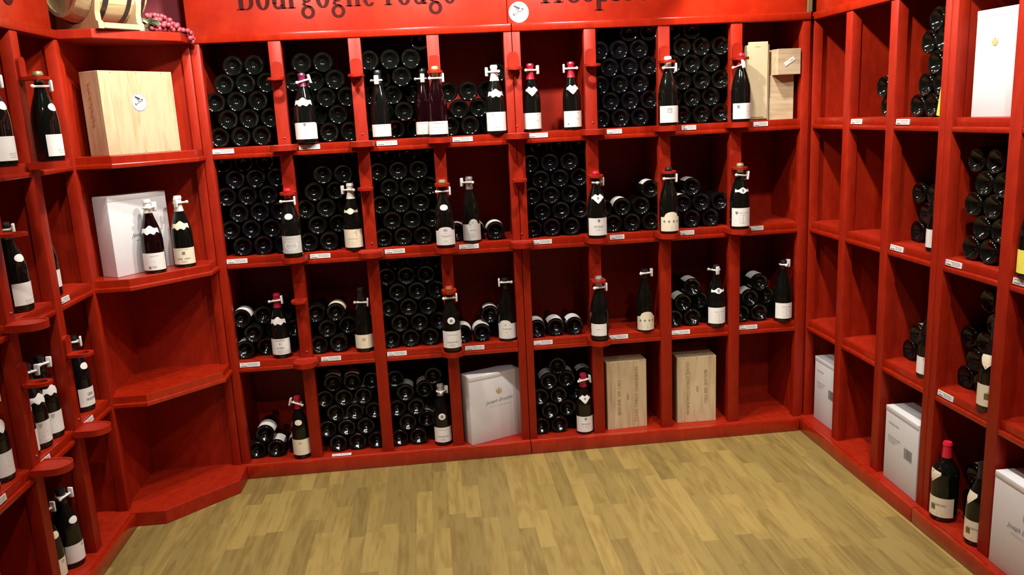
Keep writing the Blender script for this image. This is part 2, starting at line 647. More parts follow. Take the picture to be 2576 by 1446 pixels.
# side shelving facing the barrel (local x runs towards the viewer)
RX = 1.4227
Rp = [(-.030, .0083)]
for k in range(1, 4):
    a = .0083 + CELL * k + POST * (k - 1)
    Rp.append((a, a + POST))
Rp[3] = (Rp[3][0], Rp[3][0] + HALF - .0012)
UC, panC = shelf_unit('bottle_shelving', 'red side shelving facing the barrel, three bays next to the inner corner',
                      Rp, (RX, 0, 0), -PI / 2, plinth_ext=(.060, 0))
s0 = Rp[3][0] + HALF
Rq = [(s0 + .0012, s0 + HALF)]
for k in range(1, 4):
    a = s0 + HALF + CELL * k + POST * (k - 1)
    Rq.append((a, a + POST))
UD, panD = shelf_unit('bottle_shelving', 'red side shelving facing the barrel, beyond the joint in its plinth',
                      Rq, (RX, 0, 0), -PI / 2)
# side shelving beside the barrel (local x = world y)
LX = -1.79
Lp = []
for k in range(0, 5):
    b = -.412 - (CELL + POST) * k
    Lp.append((b - POST, b) if k else (-.412, -.375))
Lp = [(-.700 - POST - (CELL + POST) * (k - 1), -.700 - (CELL + POST) * (k - 1)) for k in range(4, 0, -1)] + [(-.412, -.375)]
UL, panL = shelf_unit('bottle_shelving', 'red side shelving beside the barrel and the angled corner unit',
                      Lp, (LX, 0, 0), PI / 2, plinth_ext=(0, -.063))

# corner filler strip between the two runs
fil = box('corner_filler', 1.390, 1.4107, .012, .03, 0.063, CORN_B, 'red', None, .001)
tag(fil, 'narrow red filler strip closing the inner corner between two shelf runs', 'filler')

# ------------------------------------------------------------------ angled corner unit
UK = empty('corner_shelving', (-1.59, -.2, 0), 0)
tag(UK, 'red angled corner shelf unit with a bare lower half, under the barrel', 'shelving')
OX, OY = 1.59, .2


def loc_pts(pts, grow=0.0):
    out = []
    for (x_, y_, gx, gy) in pts:
        out.append((x_ + gx * grow + OX, y_ + gy * grow + OY))
    return out


FR = [(-1.3915, .002, 0, 0), (-1.3915, -.0126, 1, 0), (-1.392, -.135, 1, -.4), (-1.645, -.388, .4, -1), (-1.7775, -.388, 0, -1),
      (-1.7775, -.3748, 0, 0), (-1.799, -.3748, 0, 0), (-1.799, .002, 0, 0)]
for k in range(3):
    prism('shelf_board', loc_pts(FR, .0004), RAIL_B[k] + .017, RAIL_T[k], 'redgloss', UK, .0025, (1, 4))
    prism('shelf_nosing', loc_pts([(-1.3915, -.0124, 0, 0)] + FR[1:], .011), RAIL_B[k], RAIL_B[k] + .019, 'redgloss', UK, .004, (1, 4))
PL = [(-1.3602, -.052, 0, 0), (-1.361, -.195, 0, 0), (-1.62, -.438, 0, 0), (-1.738, -.438, 0, 0), (-1.7598, -.438, 0, 0), (-1.7598, -.3748, 0, 0),
      (-1.799, -.3748, 0, 0), (-1.799, .002, 0, 0), (-1.3902, .002, 0, 0), (-1.3902, -.0302, 0, 0), (-1.3602, -.0302, 0, 0)]
prism('plinth', loc_pts(PL), 0, .063, 'red', UK, .004, (0, 3))
TOPP = [(-1.3795, -.020, 0, 0), (-1.388, -.145, 0, 0), (-1.648, -.392, 0, 0), (-1.7718, -.392, 0, 0), (-1.7718, -.3748, 0, 0), (-2.11, -.3748, 0, 0), (-2.11, DEPTH, 0, 0), (-1.3915, DEPTH, 0, 0),
        (-1.3915, -.0185, 0, 0), (-1.3795, -.0185, 0, 0)]
prism('top_board', loc_pts(TOPP), CORN_B, CORN_T, 'red', UK, .003, (0, 3))
box('back_panel', -1.799 + OX, -1.392 + OX, .002 + OY, .014 + OY, 0, CORN_B, 'red', UK, 0)
box('side_panel', -1.811 + OX, -1.799 + OX, -.372 + OY, .014 + OY, 0, CORN_B, 'red', UK, 0)
box('post', -1.428 + OX, -1.392 + OX, -.020 + OY, .002 + OY, .063, CORN_B, 'red', UK, .0025, 2)
box('post', -1.811 + OX, -1.788 + OX, -.3745 + OY, -.325 + OY, .063, CORN_B, 'red', UK, .0025, 2)


# ------------------------------------------------------------------ neck brackets and bottle rests on the posts
def arc_pts(cx, cy, r, a0, a1, n):
    return [(cx + r * math.cos(math.radians(a0 + (a1 - a0) * i / n)), cy + r * math.sin(math.radians(a0 + (a1 - a0) * i / n))) for i in range(n + 1)]


def make_rest_mesh():
    """half-round bottle rest in front of a post: origin at the post front, top at z = 0"""
    pts = [(.053, .001), (.053, -.050)] + arc_pts(0, -.058, .053, 0, -180, 14)[1:-1] + [(-.053, -.050), (-.053, .001)]
    bm = bmesh.new()
    top = [bm.verts.new((x_, y_, 0)) for x_, y_ in pts]
    bot = [bm.verts.new((x_, y_, -.024)) for x_, y_ in pts]
    inner = [bm.verts.new((x_ * .90, (y_ + .058) * .90 - .058 if y_ < -.02 else y_ - .004, 0)) for x_, y_ in pts]
    dish = [bm.verts.new((x_ * .86, (y_ + .058) * .86 - .058 if y_ < -.02 else y_ - .006, -.004)) for x_, y_ in pts]
    n_ = len(pts)
    for i in range(n_):
        j = (i + 1) % n_
        bm.faces.new((top[i], top[j], bot[j], bot[i]))
        bm.faces.new((top[i], inner[i], inner[j], top[j]))
        bm.faces.new((inner[i], dish[i], dish[j], inner[j]))
    bm.faces.new(bot)
    bm.faces.new(dish)
    return finish(bm, 'bottle_rest', 40)


def make_plate_mesh():
    """upright plate with a rounded top on the post front, origin at post front and ring level"""
    pts = [(-.0235, -.012), (.0235, -.012), (.0235, .052)] + arc_pts(.0075, .052, .016, 0, 90, 5)[1:] + arc_pts(-.0075, .052, .016, 90, 180, 5) + []
    bm = bmesh.new()
    f = [bm.verts.new((x_, -.011, z_)) for x_, z_ in pts]
    b = [bm.verts.new((x_, 0.0, z_)) for x_, z_ in pts]
    bm.faces.new(f)
    bm.faces.new(b)
    for i in range(len(pts)):
        j = (i + 1) % len(pts)
        bm.faces.new((f[i], f[j], b[j], b[i]))
    return finish(bm, 'bracket_plate')


def make_ring_mesh():
    """horizontal neck plate with a round hole"""
    bm = bmesh.new()
    n_ = 28
    outer, inner = [], []
    for i in range(n_):
        t = 2 * PI * i / n_
        c_, s_ = math.cos(t), math.sin(t)
        k = min(.034 / max(abs(c_), 1e-6), .052 / max(abs(s_), 1e-6)) if s_ > 0 else .034
        outer.append((k * c_, k * s_ - .058))
        inner.append((.0195 * c_, .0195 * s_ - .058))
    rings = []
    for z_ in (0.0, -.011):
        rings.append(([bm.verts.new((x_, y_, z_)) for x_, y_ in outer], [bm.verts.new((x_, y_, z_)) for x_, y_ in inner]))
    for i in range(n_):
        j = (i + 1) % n_
        (o1, i1), (o2, i2) = rings
        bm.faces.new((o1[i], o1[j], i1[j], i1[i]))
        bm.faces.new((o2[i], i2[i], i2[j], o2[j]))
        bm.faces.new((o1[i], o2[i], o2[j], o1[j]))
        bm.faces.new((i1[i], i1[j], i2[j], i2[i]))
    return finish(bm, 'neck_ring')


REST_ME, PLATE_ME, RING_ME = make_rest_mesh(), make_plate_mesh(), make_ring_mesh()
for m_ in (REST_ME, PLATE_ME, RING_ME):
    m_.materials.append(M['red'])
sc_bm = bmesh.new()
bmesh.ops.create_uvsphere(sc_bm, u_segments=10, v_segments=6, radius=.004)
SCREW_ME = finish(sc_bm, 'screw', 60)
SCREW_ME.materials.append(M['steel'])


def bracket(unit, cx, row, rest_=True):
    b = link_obj('neck_bracket', PLATE_ME, None, unit, (cx, -.012, RAIL_T[row] + .288))
    link_obj('neck_ring', RING_ME, None, b, (0, 0, 0))
    link_obj('screw', SCREW_ME, None, unit, (cx, -.013, RAIL_T[row] + .262))
    if rest_:
        link_obj('bottle_rest', REST_ME, None, unit, (cx, -.012, RAIL_T[row]))
        link_obj('screw', SCREW_ME, None, unit, (cx + .004, -.013, RAIL_T[row] + .03))


def pc(i):
    return (P[i][0] + P[i][1]) / 2


for row, idx in ((0, (1, 2, 3, 4, 5, 6, 7)), (1, (1, 2, 3, 4, 5, 6, 7)), (2, (1, 3, 5))):
    for i in idx:
        bracket(UA if i < 4 else UB, pc(i) if i != 4 else .0, row)
L1c, L2c, L3c = -.727, -.727 - .3424, -.727 - .6848
for row, cs in ((0, (L1c, L2c)), (1, (L2c,)), (2, (L1c, L2c))):
    for c in cs:
        bracket(UL, c, row)

# ------------------------------------------------------------------ header boards
hA = empty('header_sign', (-1.40, .004, CORN_T))
tag(hA, 'glossy red header board lettered Bourgogne rouge', 'sign')
box('board', 0, 1.385, 0, .018, 0, .36, 'sign', hA, .002)
serif_line('letter', 'Bourgogne rouge', .178, .945, 'inkred', hA, Matrix(((1, 0, 0, .222), (0, 0, -1, 0), (0, 1, 0, .098), (0, 0, 0, 1))))
hB = empty('header_sign', (-.013, .004, CORN_T))
tag(hB, 'glossy red header board lettered Hospices', 'sign')
box('board', 0, 1.388, 0, .018, 0, .36, 'sign', hB, .002)
serif_line('letter', 'Hospices', .178, .56, 'inkred', hB, Matrix(((1, 0, 0, .152), (0, 0, -1, 0), (0, 1, 0, .082), (0, 0, 0, 1))))
hT = box('header_trim', 1.377, 1.400, -.004, .022, CORN_T, CORN_T + .36, 'olive', None, .002)
tag(hT, 'olive brown strip at the end of the Hospices header board', 'trim')
hC = box('header_sign', RX + .004, RX + .022, -1.05, .024, CORN_T, CORN_T + .36, 'sign', None, .002)
tag(hC, 'plain red header board over the side shelving facing the barrel', 'sign')
hL = empty('header_sign', (LX - .004, -1.45, CORN_T))
tag(hL, 'red header board with a looped dark letter, beside the barrel', 'sign')
box('board', -.018, 0, 0, 1.070, 0, .36, 'sign', hL, .002)
serif_line('letter', 'g', .25, .09, 'inkred', hL, Matrix(((0, 0, 1, .001), (1, 0, 0, .715), (0, 1, 0, .115), (0, 0, 0, 1))))


def cctv_sticker(name, label, r, mtx):
    root = empty(name)
    root.matrix_world = mtx
    tag(root, label, 'sticker', None)
    bm = bmesh.new()
    lathe_bm(bm, [(0, 0), (r, 0), (r, .0008), (0, .0008)], 36)
    link_obj('disc', finish(bm, 'disc'), 'plastic', root)
    bm = bmesh.new()
    pp = []
    _ring(pp, 0, 0, r * .97, r * .97, r * .91, r * .91, n=40)
    for q in pp:
        bm.faces.new([bm.verts.new((a, b, .0011)) for a, b in q])
    link_obj('rim_line', finish(bm, 'rim_line'), 'greyprint', root)
    bm = bmesh.new()
    k = r
    for q in ([(-.55, .55), (-.45, .68), (.15, .42), (.05, .22)],                 # housing
              [(.15, .42), (.52, .30), (.40, .12), (.30, .30)],                   # visor
              [(-.35, .36), (-.28, .38), (.02, .10), (.22, .06), (.2, .0), (-.05, .04)],
              [(-.05, .02), (.02, .0), (-.35, -.26), (-.40, -.20)],               # arm
              [(-.60, -.08), (-.46, -.12), (-.40, -.34), (-.52, -.38)]):          # wall foot
        bm.faces.new([bm.verts.new((a * k, b * k, .0011)) for a, b in q])
    pp = []
    _ring(pp, .27, .18, .14, .14, .09, .09, n=18)
    for q in pp:
        bm.faces.new([bm.verts.new((a * k, b * k, .0012)) for a, b in q])
    link_obj('camera_pictogram', finish(bm, 'camera_pictogram'), 'ink', root)
    print_flat('caption', [('VIDEO', .27 * k, -.28 * k, .42 * k, 0, 0), ('SURVEILLANCE', 0, -.50 * k, 1.05 * k, 0, 0)], 'ink', root,
               Matrix.Translation((0, 0, .0011)))
    return root


cctv_sticker('surveillance_sticker', 'round white video surveillance sticker on the header boards', .0445,
             Matrix.Translation((.038, .0035, CORN_T + .048)) @ Matrix.Rotation(PI / 2, 4, 'X'))

# ------------------------------------------------------------------ bottles
BH = 0.305


def profile(kind, r):
    if kind == 'burgundy':
        pts = [(r - .010, .003), (r - .004, .0), (r - .0012, .003), (r, .008), (r, .060), (r, .128), (r * .985, .145), (r * .93, .165), (r * .83, .185),
               (r * .68, .207), (r * .52, .228), (r * .41, .245), (.0150, .262), (.0140, .285), (.0140, .291), (.0162, .2925), (.0162, .299), (.0148, .3005), (.0142, BH), (0, BH)]
    else:                                                     # shouldered
        pts = [(r - .010, .003), (r - .004, .0), (r - .0012, .003), (r, .008), (r, .080), (r, .178), (r * .985, .192), (r * .88, .206), (r * .62, .222),
               (r * .42, .236), (.0150, .252), (.0142, .285), (.0142, .291), (.0162, .2925), (.0162, .299), (.0148, .3005), (.0142, BH), (0, BH)]
    punt = [(0, .030), (r * .22, .027), (r * .45, .019), (r * .62, .010), (r - .012, .005)]
    return punt + pts


def r_at(kind, r, h):
    pts = profile(kind, r)[5:]
    for (ra, za), (rb, zb) in zip(pts, pts[1:]):
        if za <= h <= zb and zb > za:
            return ra + (rb - ra) * (h - za) / (zb - za)
    return r


_glass = {}


def glass_mesh(kind, r, mat, seg=48):
    k = (kind, round(r, 4), mat, seg)
    if k not in _glass:
        bm = bmesh.new()
        lathe_bm(bm, profile(kind, r), seg)
        for v in bm.verts:                                   # knurled bearing ring round the base
            rr = math.hypot(v.co.x, v.co.y)
            if v.co.z < .0035 and rr > r - .006:
                i = round(math.atan2(v.co.y, v.co.x) / (2 * PI / seg))
                v.co.z += .0016 if i % 2 else 0.0
        me = finish(bm, 'bottle', 50)
        me.materials.append(M[mat])
        _glass[k] = me
    return _glass[k]


def wrap_patch(name, kind, r, half, top, bot, mat, parent, off=.0006, rot=0.0, nu=26, nv=6):
    """paper on the bottle surface: half = half angle (rad), top/bot = functions of u in -1..1"""
    bm = bmesh.new()
    grid = []
    for i in range(nu + 1):
        u = -1 + 2 * i / nu
        a = -PI / 2 + u * half + rot
        t, b = top(u), bot(u)
        colv = []
        for j in range(nv + 1):
            h = b + (t - b) * j / nv
            rr = r_at(kind, r, h) + off
            colv.append(bm.verts.new((rr * math.cos(a), rr * math.sin(a), h)))
        grid.append(colv)
    for i in range(nu):
        for j in range(nv):
            bm.faces.new((grid[i][j], grid[i + 1][j], grid[i + 1][j + 1], grid[i][j + 1]))
    return link_obj(name, finish(bm, name, 60), mat, parent)


def wrap_print(name, kind, r, items, mat, parent, rot=0.0, off=.0011):
    """items: ('t', text, angle_mm, height, width, shear) or ('poly', [(x,h)...]) with x along the surface"""
    V, F = [], []
    for it in items:
        o = len(V)
        if it[0] == 't':
            _, s, x_, h, w, sh = it
            v, f = text_raw(s, sh)
            k = w / text_width(s, sh)
            pts = [(x_ + p[0] * k, h + (p[1] - .34) * k) for p in v]
            F += [tuple(i + o for i in q) for q in f]
        else:
            pts = it[1]
            F.append(tuple(range(o, o + len(pts))))
        for a_, h in pts:
            rr = r_at(kind, r, h) + off
            a = -PI / 2 + a_ / r + rot
            V.append((rr * math.cos(a), rr * math.sin(a), h))
    me = bpy.data.meshes.new(name)
    me.from_pydata(V, [], F)
    return link_obj(name, me, mat, parent)


def rect_poly(x_, h, w, t):
    return ('poly', [(x_ - w / 2, h - t / 2), (x_, h - t / 2), (x_ + w / 2, h - t / 2), (x_ + w / 2, h + t / 2), (x_, h + t / 2), (x_ - w / 2, h + t / 2)])


def shield_poly(x_, h, w):
    return ('poly', [(x_ - w / 2, h + w * .55), (x_ + w / 2, h + w * .55), (x_ + w / 2, h), (x_ + w * .3, h - w * .45), (x_, h - w * .7), (x_ - w * .3, h - w * .45), (x_ - w / 2, h)])


def disc_poly(x_, h, r_, n=16, r2=None):
    return ('poly', [(x_ + r_ * math.cos(2 * PI * i / n), h + (r2 or r_) * math.sin(2 * PI * i / n)) for i in range(n)])


_caps = {}


def capsule_mesh(kind, r, h0, mat):
    k = (kind, round(r, 4), h0, mat)
    if k not in _caps:
        pr = [(r_at(kind, r, h0) + .0006, h0)]
        for h in (.245, .262, .285, .2912):
            if h > h0:
                pr.append((r_at(kind, r, h) + .0008, h))
        pr += [(.0170, .2926), (.0170, .2990), (.0156, .3012), (.0148, BH + .0008), (0, BH + .0010)]
        me = lathe('capsule', pr, 24, 40)
        me.materials.append(M[mat])
        _caps[k] = me
    return _caps[k]


def tag_meshes():
    bm = bmesh.new()                                   # strap round the neck with its cross pin
    n_, m_ = 22, 8
    vv = []
    for i in range(n_):
        t = 2 * PI * i / n_
        ring_ = []
        for j in range(m_):
            p = 2 * PI * j / m_
            rr = .0185 + .0030 * math.cos(p)
            ring_.append(bm.verts.new((rr * math.cos(t), rr * math.sin(t), .0042 * math.sin(p))))
        vv.append(ring_)
    for i in range(n_):
        for j in range(m_):
            bm.faces.new((vv[i][j], vv[(i + 1) % n_][j], vv[(i + 1) % n_][(j + 1) % m_], vv[i][(j + 1) % m_]))
    tube_bm(bm, (-.029, -.0185, 0), (.027, -.0185, 0), .0042, 10)
    strap = finish(bm, 'strap', 50)
    bm = bmesh.new()
    ball_bm(bm, (-.031, -.0185, 0), .0075, 2)
    knob = finish(bm, 'knob', 80)
    bm = bmesh.new()
    bmesh.ops.create_cube(bm, size=1)
    for v in bm.verts:
        v.co = Vector((.0285 + v.co.x * .0085, -.0185 + v.co.y * .021, .001 + v.co.z * .040))
    bmesh.ops.bevel(bm, geom=list(bm.edges), offset=.0036, segments=3, affect='EDGES', profile=.5)
    pad = finish(bm, 'paddle', 50)
    for m_ in (strap, knob, pad):
        m_.materials.append(M['plastic'])
    return strap, knob, pad


STRAP, KNOB, PADDLE = tag_meshes()


def security_tag(parent, h, rz=0.0, flip=False, tilt=0.0):
    t = link_obj('security_tag', STRAP, None, parent, (0, 0, h), (0, tilt, rz))
    if flip:
        t.scale = (-1, 1, 1)
    link_obj('tag_knob', KNOB, None, t)
    link_obj('tag_paddle', PADDLE, None, t)
    return t


def flat(v):
    return lambda u: v


def arch(base, rise, c=0.0, w=.62):
    return lambda u: base + rise * max(0.0, 1 - ((u - c) / w) ** 2) ** .5 if abs(u - c) < w else base


STAND = []                                                # places of the standing bottles
NECKS = {
    'bib': (.95, lambda u: .196 - .012 * u * u + .004 * math.cos(u * 6), lambda u: .170 - .006 * (1 - abs(u)) + .004 * math.cos(u * 9)),
    'star': (.85, lambda u: .196 + .005 * (1 - abs(u)) - .004 * math.cos(u * 7), lambda u: .182 - .022 * max(0, 1 - abs(u) * 1.35)),
    'oval': (.50, lambda u: .184 + .013 * max(0, 1 - u * u) ** .5, lambda u: .184 - .013 * max(0, 1 - u * u) ** .5),
    'ring': (.42, lambda u: .152 + .016 * max(0, 1 - u * u) ** .5, lambda u: .152 - .016 * max(0, 1 - u * u) ** .5),
    'band': (.95, lambda u: .190 - .002 * u * u + .005 * math.cos(u * 5), lambda u: .170 + .007 * u * u - .003 * math.cos(u * 6)),
    'vee': (.80, lambda u: .200 - .004 * u * u, lambda u: .150 + .036 * abs(u)),
}


def bottle(x_, y_, z_, label, r=.044, kind='burgundy', glass='glass', paper='paper', lab=(.016, .084), half=1.25, top=None, rot=0.0, caps='caps_red', caph=.248,
           neck=None, nrot=None, prn=None, prn_mat='greyprint', prn2=None, prn2_mat='goldprint', tagp=(.262, 0, False, 0), rz=0.0, group=None, neckprn=None):
    root = empty('wine_bottle', (x_, y_, z_), rz)
    STAND.append((x_, y_, z_, r))
    tag(root, label, 'bottle', group or 'bottles standing on display')
    link_obj('glass_body', glass_mesh(kind, r, glass), None, root)
    if caps:
        link_obj('capsule', capsule_mesh(kind, r, caph, caps), None, root)
    if lab:
        pl = wrap_patch('paper_label', kind, r, half, top or flat(lab[1]), flat(lab[0]), paper, root, rot=rot)
        if prn:
            wrap_print('label_print', kind, r, prn, prn_mat, pl, rot)
        if prn2:
            wrap_print('label_emblem', kind, r, prn2, prn2_mat, pl, rot)
    if neck:
        hf, t, b = NECKS[neck]
        nl = wrap_patch('neck_label', kind, r, hf, t, b, paper if paper != 'greypaper' else 'paper', root, rot=rot * .8 if nrot is None else nrot, nu=24, nv=4)
        if neckprn:
            wrap_print('neck_print', kind, r, neckprn, 'greyprint' if neckprn is not VEE else 'caps_brightred', nl, rot * .8 if nrot is None else nrot)
    if tagp:
        if y_ == YC or x_ == LX + .068:                      # neck held in a ring: the tag hangs below it
            tagp = (min(tagp[0], .250 if tagp[3] else .2545),) + tuple(tagp[1:])
        security_tag(root, *tagp)
    return root


def dashes(h, w, t=.0022, x0=0.0, seed=1, gap=.0012):
    """small print too fine to read: a row of short marks"""
    rr = random.Random(seed * 97 + int(h * 10000))
    out, x_ = [], x0 - w / 2
    while x_ < x0 + w / 2:
        l_ = rr.uniform(.0012, .0040)
        tt = t * rr.uniform(.6, 1.1)
        out.append(('poly', [(x_, h - tt / 2), (x_ + l_, h - tt / 2), (x_ + l_, h + tt / 2), (x_, h + tt / 2)]))
        x_ += l_ + gap
    return out


def lines(h0, h1, n, w, t=.0012):
    return [rect_poly(0, h0 + (h1 - h0) * i / max(1, n - 1), w * (0.7 + .3 * ((i * 37) % 5) / 4), t) for i in range(n)]


RZ = RAIL_T                         # bottles on rests stand at rail height
YC = -.068                          # centre of a rest
yin = .046                          # bottles standing inside a bay


def bay(row, i):
    return '%s, %s bay from corner unit under lettered headers' % (ROWN[row], ORD[i])


T = 't'
VEE = [('poly', [(-.012, .172), (.012, .172), (.0, .156)])]
hosp = [(T, 'Hospices de Beaune', .004, .078, .050, .25)] + lines(.030, .066, 6, .040)
# ---- top row
bottle(-.938, yin - .030, FLOOR_Z[0], 'stout bottle with purple capsule and small-crested white label, top row', r=.049, lab=(.020, .092), half=1.3,
       top=lambda u: .092 - .010 * max(0, abs(u) - .75) * 4 * max(0, abs(u) - .75) * 4, caps='caps_purple', neck='bib', prn=lines(.035, .062, 3, .05), prn2=[shield_poly(0, .083, .011)], prn2_mat='greyprint', tagp=(.272, .5, False, -.25))
bottle(-.608, yin, FLOOR_Z[0], 'black-capped bottle with low white label, top row beside the crested-label bay', lab=(.014, .068), half=1.25, caps='caps_black', rot=.1,
       prn=[*dashes(.061, .040)] + lines(.030, .040, 2, .04), tagp=(.262, -1.15, False, 0), glass='glass')
bottle(-.408, .078, FLOOR_Z[0], 'bottle with folded-corner white label half behind the purplish bottle, top row', lab=(.014, .070), half=1.2, caps='caps_black', rot=-.35,
       prn=[*dashes(.062, .040), *dashes(.022, .012)], tagp=(.262, -1.0, False, 0), glass='glassred')
bottle(pc(3), YC, RZ[0], 'purplish bottle on a rest whose plain white label reads DOMAINE, top row', lab=(.014, .070), half=1.25, caps='caps_gold', caph=.262, glass='glassred',
       prn=[*dashes(.062, .048, .003, 0, 3), *dashes(.044, .044, .0016, 0, 4), *dashes(.022, .014)], tagp=(.268, .25, False, 0))
bottle(-.0845, yin - .02, FLOOR_Z[0], 'white-capped bottle with tall white label in front of a lone high bottle, top row', r=.046, lab=(.014, .098), half=1.3, caps='caps_white', caph=.236, neck='bib',
       prn=[*dashes(.085, .010, .004, -.022)] + lines(.03, .03, 1, .03), tagp=(.276, -.5, True, 0))
for xx, fl in ((.082, False), (.270, True)):
    bottle(xx, yin - .01, FLOOR_Z[0], 'red-capped bottle in the otherwise empty top bay, ' + ('nearest the double post' if not fl else 'farther from the double post'),
           r=.0425, lab=(.014, .086), caps='caps_red', caph=.236, neck='star', prn=[*dashes(.078, .010, .002, .022), *dashes(.05, .012, .002, .02)], tagp=(.276, .35 if not fl else -.35, fl, 0),
           prn2=[disc_poly(-.026, .028, .004)] if fl else None, prn2_mat='greyprint')
bottle(pc(6), YC, RZ[0], 'bottle on a rest with a grey square emblem on its white label', lab=(.014, .088), caps='caps_white', caph=.262,
       prn=[rect_poly(-.005, .068, .022, .022)], prn_mat='softprint', prn2=[disc_poly(-.005, .064, .005)], prn2_mat='paper', tagp=(.266, .2, False, 0))
bottle(pc(7), YC, RZ[0], 'red-capped bottle on a rest beside the tall wooden box, shield at its label edge', lab=(.014, .084), caps='caps_brightred', caph=.250,
       prn=[shield_poly(-.026, .068, .013)] + [rect_poly(.022, .074 - .007 * i, .026, .0012) for i in range(8)], tagp=(.272, -1.05, False, -.2))
# ---- second row
bottle(pc(1), YC, RZ[1], 'red-capped bottle on a rest with an ornate grey label and white neck oval', paper='greypaper', lab=(.020, .098), half=1.2, caps='caps_brightred', caph=.262, neck='oval',
       prn=[disc_poly(0, .055, .030, 20, .020)], prn_mat='paper', prn2=[*dashes(.087, .040, .003), *dashes(.055, .034, .002)] + lines(.026, .034, 2, .044), prn2_mat='softprint', tagp=(.250, .1, False, 0))
bottle(-.772, yin - .012, FLOOR_Z[1], 'cream-label bottle with white capsule, second row beside a full stack', paper='cream', lab=(.014, .098), caps='caps_white', caph=.236, neck='band', rot=-.15,
       prn=[*dashes(.055, .045, .003, .005), ('poly', [(.008, .085), (.022, .092), (.024, .066)])] + lines(.03, .04, 2, .04), prn_mat='softprint', tagp=(.276, -.5, True, 0))
bottle(pc(3), YC, RZ[1], 'bottle on a rest with arched Pommard label and white neck disc', lab=(.014, .082), top=arch(.080, .016), caps='caps_gold', caph=.285, neck='oval', half=1.25,
       prn=[(T, 'POMMARD', .002, .056, .045, .2), disc_poly(0, .082, .010, 14, .006)] + lines(.032, .068, 3, .024), prn_mat='softprint', tagp=(.262, .15, False, 0))
bottle(-.226, yin - .012, FLOOR_Z[1], 'silver-capped bottle with a round-tabbed greyish label standing before three lying bottles', r=.043, paper='greypaper', lab=(.012, .088), top=arch(.088, .024, .15, .42), caps='caps_silver',
       caph=.248, prn=[*dashes(.060, .030, .003, .004), *dashes(.096, .004, .007, .006)] + lines(.03, .04, 2, .03), tagp=(.280, -.6, True, 0))
FAIV = [(T, 'FAIVELEY', 0, .055, .046, 0)] + lines(.038, .044, 2, .040)
bottle(pc(5), YC, RZ[1], 'bottle on a rest with a starry neck label and crested white label', lab=(.014, .094), caps='caps_brightred', caph=.272, neck='star', prn=FAIV, prn2=[shield_poly(0, .082, .011)], prn2_mat='greyprint',
       tagp=(.262, 1.0, False, 0), neckprn=[rect_poly(0, .185, .010, .010)])
CHEV = [('poly', [(x0 - .006, .058), (x0, .051), (x0 + .006, .058), (x0, .065)]) for x0 in (-.012, .010, .030, -.034)] + lines(.022, .036, 3, .05)
bottle(pc(6), YC, RZ[1], 'bottle on a rest with an arched cream label printed with diamonds', paper='cream', lab=(.012, .078), top=arch(.078, .024), caps='caps_black', caph=.262, prn=CHEV, prn_mat='greyprint', tagp=(.262, .15, False, 0))
bottle(pc(7), YC, RZ[1], 'bottle on a rest with shielded neck label and fine-printed white label, second row', r=.0455, lab=(.014, .100), caps='caps_gold', caph=.262, neck='band', prn=hosp + [shield_poly(-.030, .078, .012)],
       neckprn=[shield_poly(0, .181, .013)], tagp=(.266, .2, False, .1))
# ---- third row
bottle(-1.155, yin, FLOOR_Z[2], 'red-capped bottle with scalloped neck label, third row first bay from the corner unit', r=.0455, lab=(.020, .096), half=1.15, caps='caps_red', caph=.240, neck='bib',
       prn=[*dashes(.052, .032, .005), *dashes(.088, .046, .003), disc_poly(0, .072, .003)] + lines(.03, .038, 2, .03), tagp=(.274, -.1, False, -.1))
bottle(-.767, yin, FLOOR_Z[2], 'cream-label bottle with a small gold square, third row next to a post', paper='cream', lab=(.020, .086), caps='caps_black', caph=.248, prn=lines(.032, .042, 2, .046), prn_mat='softprint',
       prn2=[rect_poly(0, .064, .016, .015)], tagp=(.238, .1, False, .08))
RINGL = [*dashes(.084, .044, .0016), rect_poly(0, .066, .054, .0015), *dashes(.050, .050, .009, 0, 5, .003)] + lines(.032, .038, 2, .03)
bottle(pc(3), YC, RZ[2], 'copper-capped bottle on a rest with a ring-shaped neck seal', lab=(.022, .102), caps='caps_copper', caph=.268, neck='ring', prn=RINGL, tagp=(.270, .15, False, 0), neckprn=[disc_poly(0, .152, .0075)])
bottle(-.080, yin + .005, FLOOR_Z[2], 'bottle with arched white Pommard label, third row beside the double post', r=.045, lab=(.014, .088), top=arch(.088, .018, -.25, .5), caps='caps_black', caph=.255,
       prn=[(T, 'POMMARD', -.004, .062, .044, 0), (T, '2014', -.006, .046, .012, 0)] + lines(.022, .032, 2, .04), prn2=[shield_poly(-.012, .082, .007)], tagp=(.286, -.1, True, 0))
bottle(pc(5), YC, RZ[2], 'silver-capped bottle on a rest with a low turned label', lab=(.026, .084), half=.95, rot=-.35, caps='caps_silver', caph=.255, prn=[*dashes(.058, .028, .0016, .004), rect_poly(0, .032, .060, .003)],
       tagp=(.262, .25, False, 0))
bottle(.600, yin - .014, FLOOR_Z[2], 'diamond-print cream-label bottle alone in its third-row bay', r=.0435, paper='cream', lab=(.010, .078), top=arch(.078, .024), caps='caps_black', caph=.262, prn=CHEV, prn_mat='greyprint',
       tagp=(.288, .3, False, 0))
bottle(.957, yin - .02, FLOOR_Z[2], 'bottle with shielded neck label in front of a pile of lying bottles, third row', r=.045, lab=(.018, .098), caps='caps_black', caph=.262, neck='band', prn=hosp, neckprn=[shield_poly(0, .181, .014)],
       tagp=(.280, -1.1, False, 0))
bottle(1.300, yin - .02, FLOOR_Z[2], 'bottle with fine-printed label and no neck label in the third row by the inner corner', r=.0445, lab=(.018, .096), caps='caps_black', caph=.262, prn=hosp, tagp=(.284, 1.0, False, 0))
